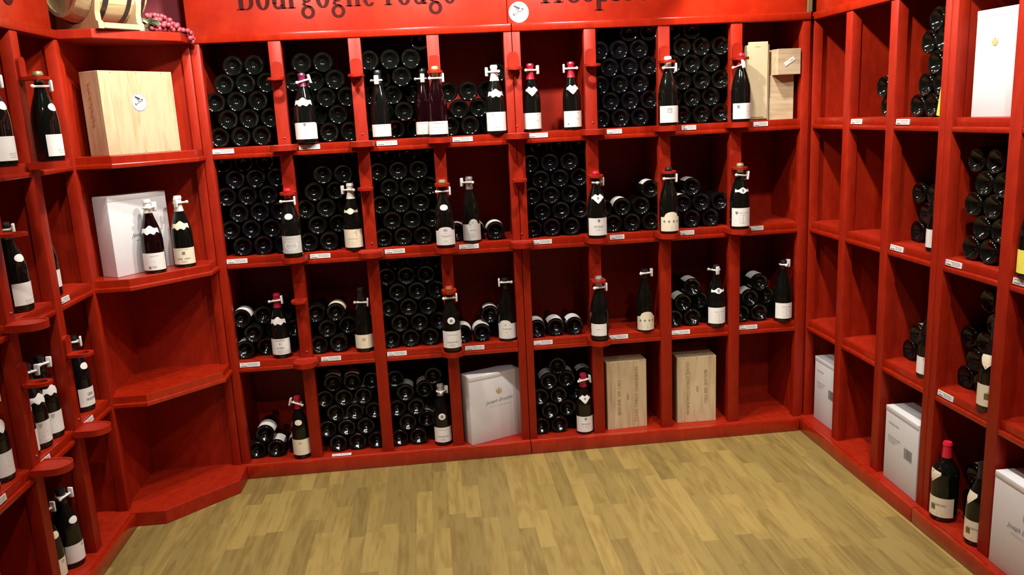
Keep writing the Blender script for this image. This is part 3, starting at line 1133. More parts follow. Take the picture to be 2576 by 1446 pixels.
# ---- bottom row
bottle(-1.108, yin - .022, FLOOR_Z[3], 'bottle with banded cream label and neck oval, bottom row first bay from the corner unit', r=.0425, paper='cream', lab=(.022, .100), caps='caps_red', caph=.246, neck='oval',
       prn=[rect_poly(0, .094, .08, .004), rect_poly(0, .083, .016, .007)] + lines(.04, .07, 3, .04), prn_mat='softprint', tagp=(.276, -.2, True, .3))
bottle(-.425, yin - .01, FLOOR_Z[3], 'silver-capped bottle with a ring-shaped neck seal, bottom row', r=.043, lab=(.020, .096), caps='caps_silver', caph=.250, neck='ring', prn=RINGL, tagp=(.270, 1.1, False, 0),
       neckprn=[disc_poly(0, .152, .0075)])
bottle(.281, yin - .02, FLOOR_Z[3], 'bottle with a starry neck label in the bottom row beside the wooden case', r=.0425, lab=(.014, .094), caps='caps_red', caph=.240, neck='star', prn=FAIV, prn2=[shield_poly(0, .082, .011)], prn2_mat='greyprint',
       tagp=(.276, .2, False, -.1), neckprn=[rect_poly(0, .185, .010, .010)])
# ---- angled corner unit
bottle(-1.580, -.252, RAIL_T[1], 'bottle with light purple neck in front of the white carton, corner unit', r=.044, rz=.25, glass='glassred', lab=(.014, .086), caps='caps_white', caph=.250, neck='bib',
       prn=[(T, 'Joseph Drouhin', .004, .074, .038, .4), rect_poly(0, .050, .050, .001), disc_poly(-.018, .026, .006, 8)] + lines(.026, .030, 2, .024), tagp=(.272, 1.3, False, 0))
bottle(-1.488, -.140, RAIL_T[1], 'bottle with blackletter label beside the white carton, corner unit', r=.044, rz=.2, lab=(.014, .084), paper='cream', caps='caps_white', caph=.240, neck='bib',
       prn=[*dashes(.078, .046, .0016), rect_poly(0, .062, .013, .013), *dashes(.038, .022, .006, -.018, 2), *dashes(.038, .024, .006, .014, 6)] + lines(.022, .028, 2, .03), tagp=(.276, .8, True, 0))
# ---- side shelving beside the barrel
OV = dict(neck='oval', prn=[*dashes(.040, .034, .0018, .004)] + lines(.028, .034, 2, .03), prn_mat='softprint')
WL = LX + .080
bottle(LX + .068, L1c, RZ[0], 'bottle held in a neck ring, top row of the shelving beside the barrel', rz=PI / 2 - .25, lab=(.018, .092), half=1.05, caps='caps_gold', caph=.268, tagp=(.262, -.5, False, 0), **OV)
bottle(LX + .068, L2c, RZ[0], 'bottle partly cut off on the next rest along the top row, beside the barrel', rz=PI / 2 - .25, lab=(.018, .092), half=1.05, caps='caps_gold', caph=.268, tagp=(.262, -.5, False, 0), **OV)
bottle(-1.838, -.885, FLOOR_Z[1], 'big-label bottle behind an empty neck ring in the second row beside the barrel', r=.047, rz=PI / 2 - .35, lab=(.024, .100), half=1.0, caps='caps_black', tagp=(.280, -1.0, False, 0), **OV)
bottle(-1.838, -.648, FLOOR_Z[1], 'bottle mostly hidden behind a post in the second row beside the barrel', rz=PI / 2 - .35, lab=(.034, .098), half=1.1, caps='caps_black', tagp=None)
bottle(-1.842, -.520, FLOOR_Z[2], 'bottle with large script lettering on its label, third row beside the corner unit', rz=PI / 2 - .35, glass='glassblue', lab=(.022, .096), half=1.05, caps='caps_black', neck='oval',
       prn=[*dashes(.070, .022, .014, -.002, 3, .002), *dashes(.050, .044, .012, .002, 4, .002)], tagp=(.282, -.9, False, 0))
for i, yy in enumerate((-.800, -.897, -.994)):
    bottle(-1.846, yy, FLOOR_Z[2], 'white-collared bottle in a close row of three, third row beside the barrel', rz=PI / 2 - .30, lab=(.022, .100), half=1.1, caps='caps_black', neck='bib',
           prn=[shield_poly(-.022, .088, .012)] + lines(.03, .06, 3, .04), prn_mat='softprint', tagp=(.276, .2 - .1 * i, False, .1))
for i, yy in enumerate((-1.170, -1.268)):
    bottle(-1.846, yy, FLOOR_Z[2], ['bottle with pale pointed collar beyond the row of three, third row beside the barrel', 'bottle at the outer end of the third row beside the barrel, label edge showing'][i], rz=PI / 2 - .30,
           glass='glassblue', lab=(.020, .098), half=1.1, caps='caps_red', neck='star', prn=lines(.05, .085, 3, .05) + [rect_poly(.030, .088, .006, .008)], prn_mat='softprint', tagp=(.272, .2, False, 0))
bottle(-1.840, -.822, FLOOR_Z[3], 'white-collared bottle standing forward in the bottom row beside the barrel', rz=PI / 2 - .35, r=.046, lab=(.022, .092), half=1.15, caps='caps_black', neck='oval', prn=[disc_poly(.012, .082, .006)], prn_mat='softprint',
       tagp=(.276, .1, False, 0))
bottle(-1.856, -.935, FLOOR_Z[3], 'cream-label bottle behind a post in the bottom row beside the barrel', rz=PI / 2 - .35, paper='cream', lab=(.022, .092), half=1.15, caps='caps_black', neck='oval', prn=[disc_poly(.006, .080, .006)], prn_mat='softprint',
       tagp=(.276, .1, False, 0))
# ---- side shelving facing the barrel
CORN = [(T, 'CORNAS', .010, .068, .048, 0), rect_poly(-.012, .056, .018, .022), rect_poly(.004, .030, .04, .0012)]
OR = dict(paper='paper', lab=(.018, .086), half=1.0, caps='caps_black', tagp=None, prn2=[rect_poly(0, .078, .080, .010)], prn2_mat='caps_copper')
bottle(1.470, -.935, FLOOR_Z[1], 'white-label bottle peeping out from behind the double post, second row facing the barrel', rz=-PI / 2 + .5, **OR)
bottle(1.462, -.935, FLOOR_Z[2], 'white-label bottle with an orange band, third row behind the double post facing the barrel', rz=-PI / 2 + .5, **OR)
CK = dict(paper='cream', lab=(.020, .096), half=1.35, rot=.45, nrot=-.1, neck='vee', prn=CORN, prn_mat='olive', prn2=None, tagp=None)
bottle(1.456, -1.297, FLOOR_Z[2], 'CORNAS cream-label bottle in the third row facing the barrel', rz=-PI / 2 + .45, caps='caps_black', neckprn=VEE, **CK)
bottle(1.440, -1.108, FLOOR_Z[3], 'CORNAS cream-label bottle with a bright red capsule, bottom row facing the barrel', r=.047, kind='bordeaux', rz=-PI / 2 - .05, caps='caps_brightred', caph=.246, neckprn=VEE, **CK)
bottle(1.446, -1.297, FLOOR_Z[3], 'CORNAS cream-label bottle half hidden by a post, bottom row facing the barrel', rz=-PI / 2 - .05, caps='caps_black', neckprn=VEE, **CK)

bottle(1.450, -1.446, FLOOR_Z[1], 'yellow-label bottle in the outermost second-row bay facing the barrel', rz=-PI / 2, paper='yellow', lab=(.016, .090), caps='caps_black', tagp=None)

# ------------------------------------------------------------------ bottles lying in stacks
SR, SS = 0.0443, 0.0925
SV = math.sqrt((2 * SR) ** 2 - (SS / 2) ** 2) + .0008
LAB_ME = {}


def lying(unit_m, x_, z_, label, group, glass='glass', lab=None, roll=0.0, y_=0.004):
    mtx = unit_m @ Matrix.Translation((x_, y_, z_)) @ Matrix.Rotation(-PI / 2, 4, 'X') @ Matrix.Rotation(roll, 4, 'Z')
    k = min(1.0, (DEPTH - .010 - y_) / BH)
    mtx = mtx @ Matrix.Diagonal((1, 1, k, 1))
    inv = unit_m.inverted()
    for sx_, sy_, sz_, sr_ in STAND:                      # a shorter bottle, pushed back, where one stands in front
        q = inv @ Vector((sx_, sy_, sz_))
        dxe = max(abs(q.x - x_) - .044, 0.0)
        if dxe < sr_ and -.01 < q.y < .2 and -.05 < z_ - sz_ < .30:
            yb = max(q.y + math.sqrt(sr_ * sr_ - dxe * dxe) + .002, y_)
            k = min(1.0, (DEPTH - .010 - yb) / BH)
            mtx = unit_m @ Matrix.Translation((x_, yb, z_)) @ Matrix.Rotation(-PI / 2, 4, 'X') @ Matrix.Rotation(roll, 4, 'Z') @ Matrix.Diagonal((1, 1, k, 1))
    me = glass_mesh('burgundy', .0438, glass)
    if not lab:
        o = link_obj('wine_bottle', me)
        o.matrix_world = mtx
    else:
        o = empty('wine_bottle')
        o.matrix_world = mtx
        link_obj('glass_body', me, None, o)
        if lab not in LAB_ME:
            LAB_ME[lab] = wrap_patch('paper_label', 'burgundy', .0438, 1.15, flat(.090), flat(.016), lab, o).data
        else:
            link_obj('paper_label', LAB_ME[lab], None, o)
    tag(o, label, 'bottle', group)
    return o


def stack(unit_m, x0, zfloor, phase, layers, where, glass='glass', labels=(), paper='paper', mirror=None, ymin=.032):
    """layers: tuples of slot numbers; phase 0 starts against the left panel, 1 against the right"""
    k = 0
    for li, sl in enumerate(layers):
        ph = (phase + li) % 2
        for s in sl:
            x_ = x0 + SR + .0008 + SS * s + (SS / 2 if ph else 0)
            z_ = zfloor + SR - .0002 + SV * li
            lb = (li, s) in labels
            lying(unit_m, x_, z_, ('label-up bottle lying in the ' if lb else 'dark bottle lying in the ') + where,
                  ('labelled ' if lb else '') + 'bottles lying in the ' + where, glass, paper if lb else None,
                  random.uniform(-.35, .35) if lb else random.uniform(1.4, 4.8), ymin + random.uniform(0, .006))
            k += 1


F3 = (0, 1, 2)
IDM = Matrix.Identity(4)
SX = [panA[i][1] for i in range(4)] + [panB[i][1] for i in range(4)]


def st(row, b, phase, layers, **kw):
    stack(IDM, SX[b], FLOOR_Z[row], phase, layers, bay(row, b), **kw)


st(0, 0, 0, [F3, F3, F3, F3, (1, 2)])
st(0, 1, 1, [F3, F3, F3, F3, (0, 1)])
st(0, 2, 0, [F3, F3, F3, F3, F3, (2,)])
st(0, 3, 0, [F3, F3, F3, (2,)])
st(0, 5, 0, [F3, F3, F3, F3, F3, (1, 2)], glass='glassblue')
st(0, 6, 1, [F3, F3, F3, F3, F3, (0, 1)])
st(1, 0, 1, [F3, F3, F3, F3, F3, F3], glass='glassblue')
st(1, 1, 0, [F3, F3, F3, F3, (1, 2), (2,)])
st(1, 2, 0, [F3, F3, F3, F3, F3, (0, 1, 2)])
st(1, 3, 0, [(0, 1, 2)], labels={(0, 0), (0, 1), (0, 2)}, glass='glassblue')
st(1, 4, 0, [F3, F3, F3, F3, F3, (0, 1, 2)], glass='glassblue')
st(1, 5, 1, [F3, (0, 1, 2), (2,)], labels={(1, 1), (2, 2)})
st(1, 6, 0, [F3, (0, 1, 2), (1,)], labels={(1, 0), (2, 1)}, glass='glassblue')
st(2, 0, 0, [F3, F3, (0, 1, 2)], labels={(0, 0), (2, 0)})
st(2, 1, 0, [F3, (0, 1, 2), (0, 1)], labels={(1, 2), (2, 1)}, paper='cream')
st(2, 2, 0, [F3, F3, F3, F3, F3, (0, 1, 2)])
st(2, 3, 0, [F3, (1,)], labels={(0, 0), (0, 1), (1, 1)}, glass='glassblue')
st(2, 4, 0, [F3], labels={(0, 0), (0, 1), (0, 2)}, glass='glassblue')
st(2, 6, 0, [F3, (0, 1), (1,)], labels={(1, 0), (2, 1)}, paper='greypaper')
st(2, 7, 0, [F3, (0, 1), (2,)][:2] + [(1,)], labels={(1, 0), (1, 1), (2, 1)}, paper='greypaper')
st(3, 0, 0, [(0, 1, 2), (0,)], labels={(0, 1), (0, 2), (1, 0)})
st(3, 1, 1, [F3, F3, F3, F3, (0, 1, 2)], labels={(4, 0), (4, 1), (3, 2), (2, 1), (1, 1)}, paper='greypaper')
st(3, 2, 0, [F3, (0, 1, 2), (0, 1, 2), (0, 1, 2), (0, 2)], labels={(3, 0), (3, 1), (1, 1)}, paper='greypaper')
st(3, 4, 0, [F3, F3, F3, (0, 1, 2), (1,)], labels={(3, 0), (3, 1), (3, 2)}, paper='greypaper')

MC = Matrix.Translation((RX, 0, 0)) @ Matrix.Rotation(-PI / 2, 4, 'Z')
ML = Matrix.Translation((LX, 0, 0)) @ Matrix.Rotation(PI / 2, 4, 'Z')


def bayc(row, i):
    return '%s, %s bay from the inner corner, facing the barrel' % (ROWN[row], ORD[i])


stack(MC, panC[1][1], FLOOR_Z[0], 0, [(2,), (1,)], bayc(0, 1), labels={(1, 1)}, ymin=.031)
stack(MC, panC[2][1], FLOOR_Z[0], 1, [(0, 1), (1, 2), (1,), (1, 2), (1,)], bayc(0, 2), labels={(4, 1)}, paper='yellow', ymin=.031)
stack(MC, panC[2][1], FLOOR_Z[1], 0, [F3, F3, F3, (1, 2)], bayc(1, 2), ymin=.090)
stack(MC, panC[2][1], FLOOR_Z[2], 0, [F3, (0, 1)], bayc(2, 2), labels={(1, 0)}, ymin=.084)
stack(MC, panD[0][1], FLOOR_Z[1], 1, [(0, 1), (1, 2), (0, 1), (1, 2), (0, 1)], bayc(1, 3), ymin=.031)
stack(MC, panD[0][1], FLOOR_Z[2], 0, [F3, F3, F3, (1, 2), (1, 2)], bayc(2, 3), ymin=.080)
stack(MC, panD[0][1], FLOOR_Z[3], 0, [(1, 2), (1, 2), (1, 2)], bayc(3, 3), labels={(2, 1)}, paper='cream', ymin=.070)


def bayl(row, i):
    return '%s, %s bay from corner unit, beside the barrel' % (ROWN[row], ORD[i])


stack(ML, panL[3][1], FLOOR_Z[1], 0, [(0,), (0,), (0,), (0,)], bayl(1, 0), ymin=.10)
stack(ML, panL[2][1], FLOOR_Z[2], 0, [F3, F3, (0, 1)], bayl(2, 1), ymin=.10)
stack(ML, panL[2][1], FLOOR_Z[3], 0, [F3, F3, F3], bayl(3, 1), ymin=.11)


# ------------------------------------------------------------------ price strips on the rails
def price_strip(label, mtx, w=.092, h=.021):
    root = empty('price_tag')
    root.matrix_world = mtx
    tag(root, label, 'price tag', 'price strips on the shelf rails')
    box('card', 0, w, -.0022, 0, -h / 2, h / 2, 'plastic', root, .0004)
    V, F = [], []

    def q(x0, x1, z0, z1):
        o = len(V)
        V.extend([(x0, -.0026, z0), (x1, -.0026, z0), (x1, -.0026, z1), (x0, -.0026, z1)])
        F.append((o, o + 1, o + 2, o + 3))
    rr = random.Random(hash(label) % 999 if False else len(label))
    q(.006, .006 + w * .30, -h * .36, -h * .16)                      # bar code block
    for (a, b, zz) in ((.006, .26, .24), (.34, .90, .26), (.42, .94, .02), (.42, .88, -.22)):
        x_ = max(a if a < .01 else a * w, .004)
        while x_ < b * w:
            l_ = rr.uniform(.003, .010)
            q(x_, min(x_ + l_, b * w), zz * h - .0009, zz * h + .0009)
            x_ += l_ + .0016
    me = bpy.data.meshes.new('tag_print')
    me.from_pydata(V, [], F)
    link_obj('tag_print', me, 'greyprint', root)
    return root


TX = [[-1.352, -.976, -.633, -.291, .055, .424, .778, 1.126], [-1.349, -.976, -.635, -.291, .055, .426, .768, 1.113], [-1.347, -.972, -.663, -.292, .040, .413, .724, 1.067]]
for row in range(3):
    for b in range(8):
        w_ = .070 if (b in (5, 6, 7) and row < 2) else .092
        price_strip('price strip under the ' + bay(row, b), Matrix.Translation((TX[row][b], -.0012, RAIL_T[row] - .016)) @ Matrix.Rotation(-.10, 4, 'X'), w_)
price_strip('white price strip lying flat on the ledge of the bottom row', Matrix.Translation((-.965, -.020, .0640)) @ Matrix.Rotation(-1.45, 4, 'X') @ Matrix.Translation((0, 0, .011)), .092)
for row, lx in ((0, .352), (0, .697), (1, .700), (1, 1.057), (2, 1.060), (0, 1.402), (1, 1.402)):
    i = int((lx - .0083) / .3424)
    price_strip('price strip under the ' + bayc(row, min(i, 4)), MC @ Matrix.Translation((lx, -.0012, RAIL_T[row] - .016)) @ Matrix.Rotation(-.10, 4, 'X'), .090)
for row, lx, i in ((1, -.698, 0), (2, -.662, 0), (2, -1.043, 1), (2, -1.350, 2)):
    price_strip('price strip under the ' + bayl(row, i), ML @ Matrix.Translation((lx, -.0012, RAIL_T[row] - .016)) @ Matrix.Rotation(-.10, 4, 'X'), .085)


# ------------------------------------------------------------------ cases and cartons
def case_root(name, label, cat, x_, y_, z_, rz):
    r_ = empty(name, (x_, y_, z_), rz)
    return tag(r_, label, cat)


FRONT = lambda d: Matrix(((1, 0, 0, 0), (0, 0, -1, d), (0, 1, 0, 0), (0, 0, 0, 1)))


def nails(bm, pts, y_):
    for x_, z_ in pts:
        g = bmesh.ops.create_cone(bm, cap_ends=True, segments=8, radius1=.0016, radius2=.0016, depth=.001)
        bmesh.ops.transform(bm, matrix=Matrix.Translation((x_, y_, z_)) @ Matrix.Rotation(PI / 2, 4, 'X'), verts=g['verts'])


def wooden_case(label, x_, y_, z_, rz, w, d, h, items, mat='pine'):
    """upright case: end board facing front, four side boards behind it (front-left corner at origin)"""
    c = case_root('wooden_case', label, 'wooden case', x_, y_, z_, rz)
    t = .011
    box('end_board', 0, w, 0, t, 0, h, mat, c, .0012)
    box('end_board', 0, w, d - t, d, 0, h, mat, c, .0012)
    box('side_board', 0, t, t, d - t, 0.0, h, mat, c, .0012)
    box('side_board', w - t, w, t, d - t, 0.0, h, mat, c, .0012)
    box('lid_board', t, w - t, t, d - t, h - t, h - .001, mat, c, .0012)
    box('base_board', t, w - t, t, d - t, 0, t, mat, c, .0012)
    bm = bmesh.new()
    nails(bm, [(w * f, zz) for f in (.16, .5, .84) for zz in (.007, h - .007)], -.0003)
    link_obj('nail_heads', finish(bm, 'nail_heads'), 'hoop', c)
    if items:
        for it in items:
            print_flat('stencil', [it], 'burnt', c, FRONT(-.0006))
    return c


wooden_case('pale wooden case whose BEAUNE lettering reads upward, bottom row', .398, .016, FLOOR_Z[3], .065, .205, .27, .352,
            [('BEAUNE 1ER CRU', .062, .165, .180, 0, PI / 2), ('2007', .106, .165, .036, 0, PI / 2), ('CUVEE CYROT CHAUDRON', .152, .175, .285, 0, PI / 2)])
wooden_case('grainier pale wooden case whose lettering reads downward, next to the empty bottom bay', .760, .030, FLOOR_Z[3], -.02, .200, .27, .345,
            [('CUVEE CYROT CHAUDRON', .055, .180, .275, 0, -PI / 2), ('2007', .103, .175, .034, 0, -PI / 2), ('BEAUNE 1ER CRU', .146, .185, .175, 0, -PI / 2)])
# crate in the corner unit
ang = math.atan2(.835, .55)
cr1 = wooden_case('large pale wooden crate with a surveillance sticker, top of the corner unit', -1.662, -.352, RAIL_T[0], ang - .03, .342, .118, .328, [])
rs = random.Random(21)
dash_flat('scorched_lettering', [(.050 + rs.uniform(-.007, .007), .110 + .0030 * i + rs.uniform(-.002, .002), rs.uniform(.002, .011), rs.uniform(.0015, .005)) for i in range(58)],
          'scorch', cr1, Matrix(((0, 0, -1, -.0006), (-1, 0, 0, .118), (0, 1, 0, 0), (0, 0, 0, 1))))
m_cr = Matrix.Translation((-1.662, -.352, RAIL_T[0])) @ Matrix.Rotation(ang - .03, 4, 'Z')
cctv_sticker('surveillance_sticker', 'round white video surveillance sticker on the large wooden crate', .036,
             m_cr @ Matrix.Translation((.168, -.0004, .205)) @ Matrix.Rotation(PI / 2, 4, 'X'))

# upright slim box and three boxes lying on each other in the last top bay
sb = case_root('wooden_wine_box', 'slim pale wooden wine box standing upright beside stacked boxes', 'wooden box', 1.098, .010, FLOOR_Z[0], -.06)
box('body', 0, .105, .008, .100, 0, .345, 'poplar', sb, .0015)
box('sliding_lid', .004, .096, 0, .008, .008, .358, 'poplar', sb, .001)
box('thumb_notch', .034, .060, -.0006, 0, .335, .3365, 'burnt', sb, 0)
box('bottom_slot', .012, .078, -.0006, 0, .012, .018, 'burnt', sb, 0)
for i, (zz, hh, xx, yy, rr, lb) in enumerate(((0, .101, 1.212, .022, .0, 'pale wooden wine box lying at the foot of the pile of three'),
                                              (.1012, .103, 1.214, .026, .0, 'pale wooden wine box in the middle of the pile of three'),
                                              (.2044, .116, 1.228, -.028, .10, 'pale wooden wine box with a white sticker on top of the pile'))):
    wb = case_root('wooden_wine_box', lb, 'wooden box', xx, yy, FLOOR_Z[0] + zz, rr)
    w_ = .118 if i < 2 else .116
    box('end_board', 0, w_, 0, .010, 0, hh - .0002, 'pineh', wb, .001)
    box('side_board', 0, .010, .010, .26, 0, hh - .0002, 'pineh', wb, .001)
    box('side_board', w_ - .010, w_, .010, .26, 0, hh - .0002, 'pineh', wb, .001)
    box('lid_board', .010, w_ - .010, .010, .26, hh - .012, hh - .0002, 'pineh', wb, .001)
    box('base_board', .010, w_ - .010, .010, .26, 0, .010, 'pineh', wb, .001)
    if i == 2:
        st_ = empty('price_sticker')
        st_.parent = wb
        st_.location = (.058, -.0012, .058)
        st_.rotation_euler = (0, -.55, 0)
        box('slip', -.028, .028, -.0006, .0008, -.009, .009, 'plastic', st_, .0003)
        box('sticker_print', .004, .020, -.0010, -.0006, -.002, .002, 'softprint', st_, 0)


def crest(name, parent, mtx, k):
    bm = bmesh.new()
    for q in ([(-.5, .2), (-.32, -.5), (.32, -.5), (.5, .2), (.3, .05), (.2, .4), (0, .2), (-.2, .4), (-.3, .05)],
              [(-.22, .45), (.22, .45), (.18, .62), (0, .55), (-.18, .62)], [(-.62, .5), (-.5, .5), (-.42, -.2), (-.55, -.3)], [(.62, .5), (.5, .5), (.42, -.2), (.55, -.3)]):
        bm.faces.new([bm.verts.new(mtx @ Vector((a * k, b * k, 0))) for a, b in q])
    return link_obj(name, finish(bm, name), 'goldprint', parent)


def carton(label, x_, y_, z_, rz, w, d, h, mat='carton', cresty=None, brand=None, codes=False, flap=True):
    c = case_root('wine_carton', label, 'carton', x_, y_, z_, rz)
    box('body', 0, w, 0, d, 0, h - .004, mat, c, .003, 2)
    if flap:
        box('lid_flap', .001, w - .001, -.0012, d - .002, h - .022, h, mat, c, .002, 2)
    if brand:
        bx, bz, bw = brand
        print_flat('brand_script', [('Joseph Drouhin', bx, bz, bw, .45, .05)], 'greyprint', c, FRONT(-.0015))
        dash_flat('brand_line', word_rects(bx - bw * .36, bx + bw * .40, bz - .026, .0022, 5), 'softprint', c, FRONT(-.0015))
    if cresty:
        crest('crest', c, FRONT(-.0015) @ Matrix.Translation((cresty[0], cresty[1], 0)), cresty[2])
    if codes:
        dash_flat('carton_print', word_rects(w * .12, w * .40, h * .80, .006, 1) + word_rects(w * .12, w * .46, h * .62, .005, 2) + word_rects(w * .12, w * .40, h * .585, .005, 3)
                  + word_rects(w * .12, w * .32, h * .55, .005, 4), 'softprint', c, FRONT(-.0015))
        bm = bmesh.new()
        rr = random.Random(3)
        xx = w * .62
        while xx < w * .84:
            t_ = rr.uniform(.0012, .0035)
            bm.faces.new([bm.verts.new(FRONT(-.0015) @ Vector(p)) for p in ((xx, h * .46, 0), (xx + t_, h * .46, 0), (xx + t_, h * .60, 0), (xx, h * .60, 0))])
            xx += t_ + rr.uniform(.001, .0025)
        link_obj('bar_code', finish(bm, 'bar_code'), 'greyprint', c)
    return c


carton('white carton with gold crest and script lettering, turned in its bottom-row bay', -.287, -.034, FLOOR_Z[3], .40, .278, .095, .345, 'carton', (.160, .252, .026), (.160, .205, .150))
carton('white carton behind two standing bottles in the corner unit', -1.704, -.340, RAIL_T[1], ang, .285, .092, .330, 'carton', None, (.165, .165, .150))
carton('pale grey carton by the inner corner in the bottom row, facing the barrel', 1.447, -.040, FLOOR_Z[3], -PI / 2, .235, .26, .325, 'cartongrey', codes=True)
carton('pale grey carton in the third bay of the bottom row, facing the barrel', 1.420, -.728, FLOOR_Z[3], -PI / 2 - .04, .246, .27, .318, 'cartongrey', codes=True)
carton('white crested carton filling the topmost bay beyond the double post, facing the barrel', 1.440, -1.112, FLOOR_Z[0], -PI / 2 + .10, .215, .22, .345, 'carton', (.085, .240, .022), None)
carton('white carton in script lettering at the outer end of the bottom row, facing the barrel', 1.405, -1.412, FLOOR_Z[3], -PI / 2 - .02, .27, .25, .335, 'carton', (.16, .23, .024), (.15, .185, .15))

# yellow paper slips on the lying bottles facing the barrel
ys = link_obj('paper_slip', box_mesh(.0012, .038, .100, 0, 1, 'yellow'), None, None, (1.4500, -.942, FLOOR_Z[0] + .0005), (.18, 0, 0))
tag(ys, 'yellow paper slip leaning on bottles in the top row facing the barrel', 'paper slip')

# ------------------------------------------------------------------ barrel, cradle and grapes on the corner unit
BC = Vector((-1.671, -.229, CORN_T + .178))
BL, BR0, BR1 = .145, .128, .158
BA = math.radians(52)
bar = empty('oak_barrel', (BC.x, BC.y, BC.z), BA)
tag(bar, 'small pale oak barrel with dark hoops above the corner unit', 'barrel')


def brad(t):
    return BR1 - (BR1 - BR0) * (t / BL) ** 2


NST = 22
for i in range(NST):
    a0, a1 = 2 * PI * i / NST + .006, 2 * PI * (i + 1) / NST - .006
    bm = bmesh.new()
    secs = []
    for j in range(13):
        t = -BL + 2 * BL * j / 12
        ro, ri = brad(t), brad(t) - .014
        am = (a0 + a1) / 2
        secs.append([bm.verts.new((t, r_ * math.cos(a), r_ * math.sin(a))) for r_, a in ((ro, a0), (ro, am), (ro, a1), (ri, a1), (ri, a0))])
    for s_, q_ in zip(secs, secs[1:]):
        for k in range(5):
            bm.faces.new((s_[k], s_[(k + 1) % 5], q_[(k + 1) % 5], q_[k]))
    bm.faces.new(secs[0])
    bm.faces.new(secs[-1])
    link_obj('stave', finish(bm, 'stave', 30), 'oakbarrel', bar)
for t in (-BL + .024, BL - .024):
    bm = bmesh.new()
    lathe_bm(bm, [(0, -.006), (brad(t) - .0145, -.006), (brad(t) - .0145, .006), (0, .006)], 40)
    bmesh.ops.rotate(bm, matrix=Matrix.Rotation(PI / 2, 3, 'Y'), verts=bm.verts)
    bmesh.ops.translate(bm, vec=(t, 0, 0), verts=bm.verts)
    link_obj('barrel_head', finish(bm, 'barrel_head', 40), 'oakbarrel', bar)
for t in (-.048, .050, .122):
    bm = bmesh.new()
    lathe_bm(bm, [(brad(t - .010) + .0004, -.010), (brad(t - .010) + .0026, -.010), (brad(t + .010) + .0026, .010), (brad(t + .010) + .0004, .010), (brad(t - .010) + .0004, -.010)], 44)
    bmesh.ops.rotate(bm, matrix=Matrix.Rotation(PI / 2, 3, 'Y'), verts=bm.verts)
    bmesh.ops.translate(bm, vec=(t, 0, 0), verts=bm.verts)
    link_obj('hoop', finish(bm, 'hoop', 40), 'hoop', bar)
cra = empty('barrel_cradle', (BC.x, BC.y, CORN_T), BA)
tag(cra, 'pale wooden cradle under the oak barrel', 'stand')


def trestle(t):
    """end board with a curved hollow for the barrel and wavy shoulders"""
    bm = bmesh.new()
    top = []
    n_ = 32
    zc = BC.z - CORN_T
    rr = brad(abs(t) - .011) + .0008
    for i in range(n_ + 1):
        y_ = -.135 + .270 * i / n_
        top.append((y_, max(.016, zc - math.sqrt(rr * rr - y_ * y_))))
    pts = [(-.146, 0), (-.146, .024), (-.134, .032), (-.132, .060), (-.143, .100), (-.141, .118)] + top + [(.141, .118), (.143, .100), (.132, .060), (.134, .032), (.146, .024), (.146, 0)]
    f = [bm.verts.new((-.011, a, b)) for a, b in pts]
    g = [bm.verts.new((.011, a, b)) for a, b in pts]
    bm.faces.new(f)
    bm.faces.new(g)
    for i in range(len(pts)):
        j = (i + 1) % len(pts)
        bm.faces.new((f[i], f[j], g[j], g[i]))
    return finish(bm, 'trestle')


for t in (-.086, .086):
    link_obj('trestle', trestle(t), 'cradlewood', cra, (t, 0, 0))
for y_ in (-.150, .130):
    box('rail', -.075, .075, y_, y_ + .020, .001, .022, 'cradlewood', cra, .002)

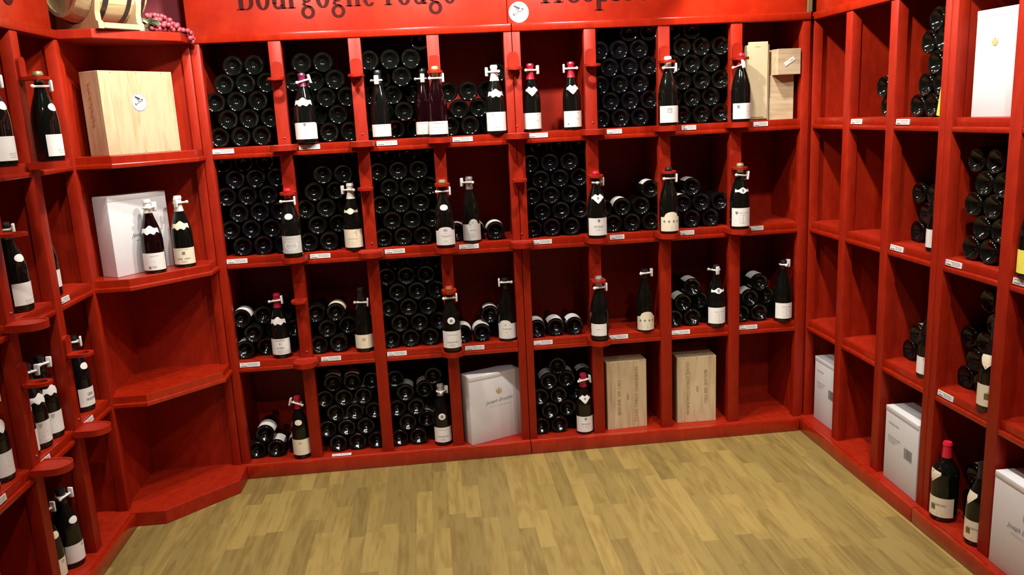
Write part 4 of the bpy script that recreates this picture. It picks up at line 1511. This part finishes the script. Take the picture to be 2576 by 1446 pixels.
gr = empty('grape_bunch', (-1.43, -.175, CORN_T))
tag(gr, 'bunch of pink plastic grapes hanging over the edge beside the barrel', 'grapes')
gb = bmesh.new()
bmesh.ops.create_icosphere(gb, subdivisions=2, radius=.0105)
GR_ME = finish(gb, 'grape', 80)
GR_ME.materials.append(M['grape'])
rg = random.Random(11)
made = []
GO = Vector((-1.43, -.175, CORN_T))
ax = Vector((.100, .088, 0))
hang = [(.047, .062, .012), (.060, .080, .011), (.066, .098, .004), (.064, .118, -.003), (.067, .106, -.014), (.065, .088, -.018), (.068, .124, -.020), (.066, .112, -.031)]
for p in hang:
    made.append(Vector(p))
for i in range(3000):
    if len(made) >= 62:
        break
    t = rg.random() ** .8
    spread = .044 * (1 - .55 * t)
    p = Vector((-.046, -.020, 0)) + ax * t * .85 + Vector((rg.uniform(-1, 1) * spread * .8, rg.uniform(-1, 1) * spread, 0))
    p.z = .0105 + rg.random() * (.056 * (1 - t) + .012)
    w = GO + p
    d = w - BC
    along = d.x * math.cos(BA) + d.y * math.sin(BA)
    across = -d.x * math.sin(BA) + d.y * math.cos(BA)
    rad = math.hypot(across, d.z)
    if along < .112 or (along < BL + .013 and rad < brad(min(abs(along), BL)) + .014):       # clear of cradle and barrel
        continue
    if .689 * (w.x + 1.388) - .725 * (w.y + .145) > -.004 or w.x > -1.394:                    # stay on the board
        continue
    if all((p - q).length > .0145 for q in made):
        made.append(p)
for p in made:
    link_obj('grape', GR_ME, None, gr, p)
bm = bmesh.new()
tube_bm(bm, (-.058, -.045, .020), (-.020, -.012, .036), .003, 8)
link_obj('stalk', finish(bm, 'stalk', 50), 'leaf', gr)
for i, (rz_, px_, py_, pz_) in enumerate(((.2, -.055, -.046, .013), (1.3, -.040, -.062, .016), (-.9, -.052, -.034, .026))):
    bm = bmesh.new()
    outl = []
    for k in range(20):
        t = 2 * PI * k / 20
        rr = .026 * (1 + .28 * math.cos(5 * t))
        outl.append((rr * math.cos(t), rr * math.sin(t), .010 * math.sin(2 * t)))
    cv, cw = bm.verts.new((0, 0, .008)), bm.verts.new((0, 0, .006))
    ov = [bm.verts.new(p) for p in outl]
    ow = [bm.verts.new((p[0], p[1], p[2] - .0012)) for p in outl]
    for k in range(20):
        j = (k + 1) % 20
        bm.faces.new((cv, ov[k], ov[j]))
        bm.faces.new((cw, ow[j], ow[k]))
        bm.faces.new((ov[k], ow[k], ow[j], ov[j]))
    link_obj('leaf', finish(bm, 'leaf', 60), 'leaf', gr, (px_, py_, pz_ + .012), (-.9 + .3 * i, .2, rz_))
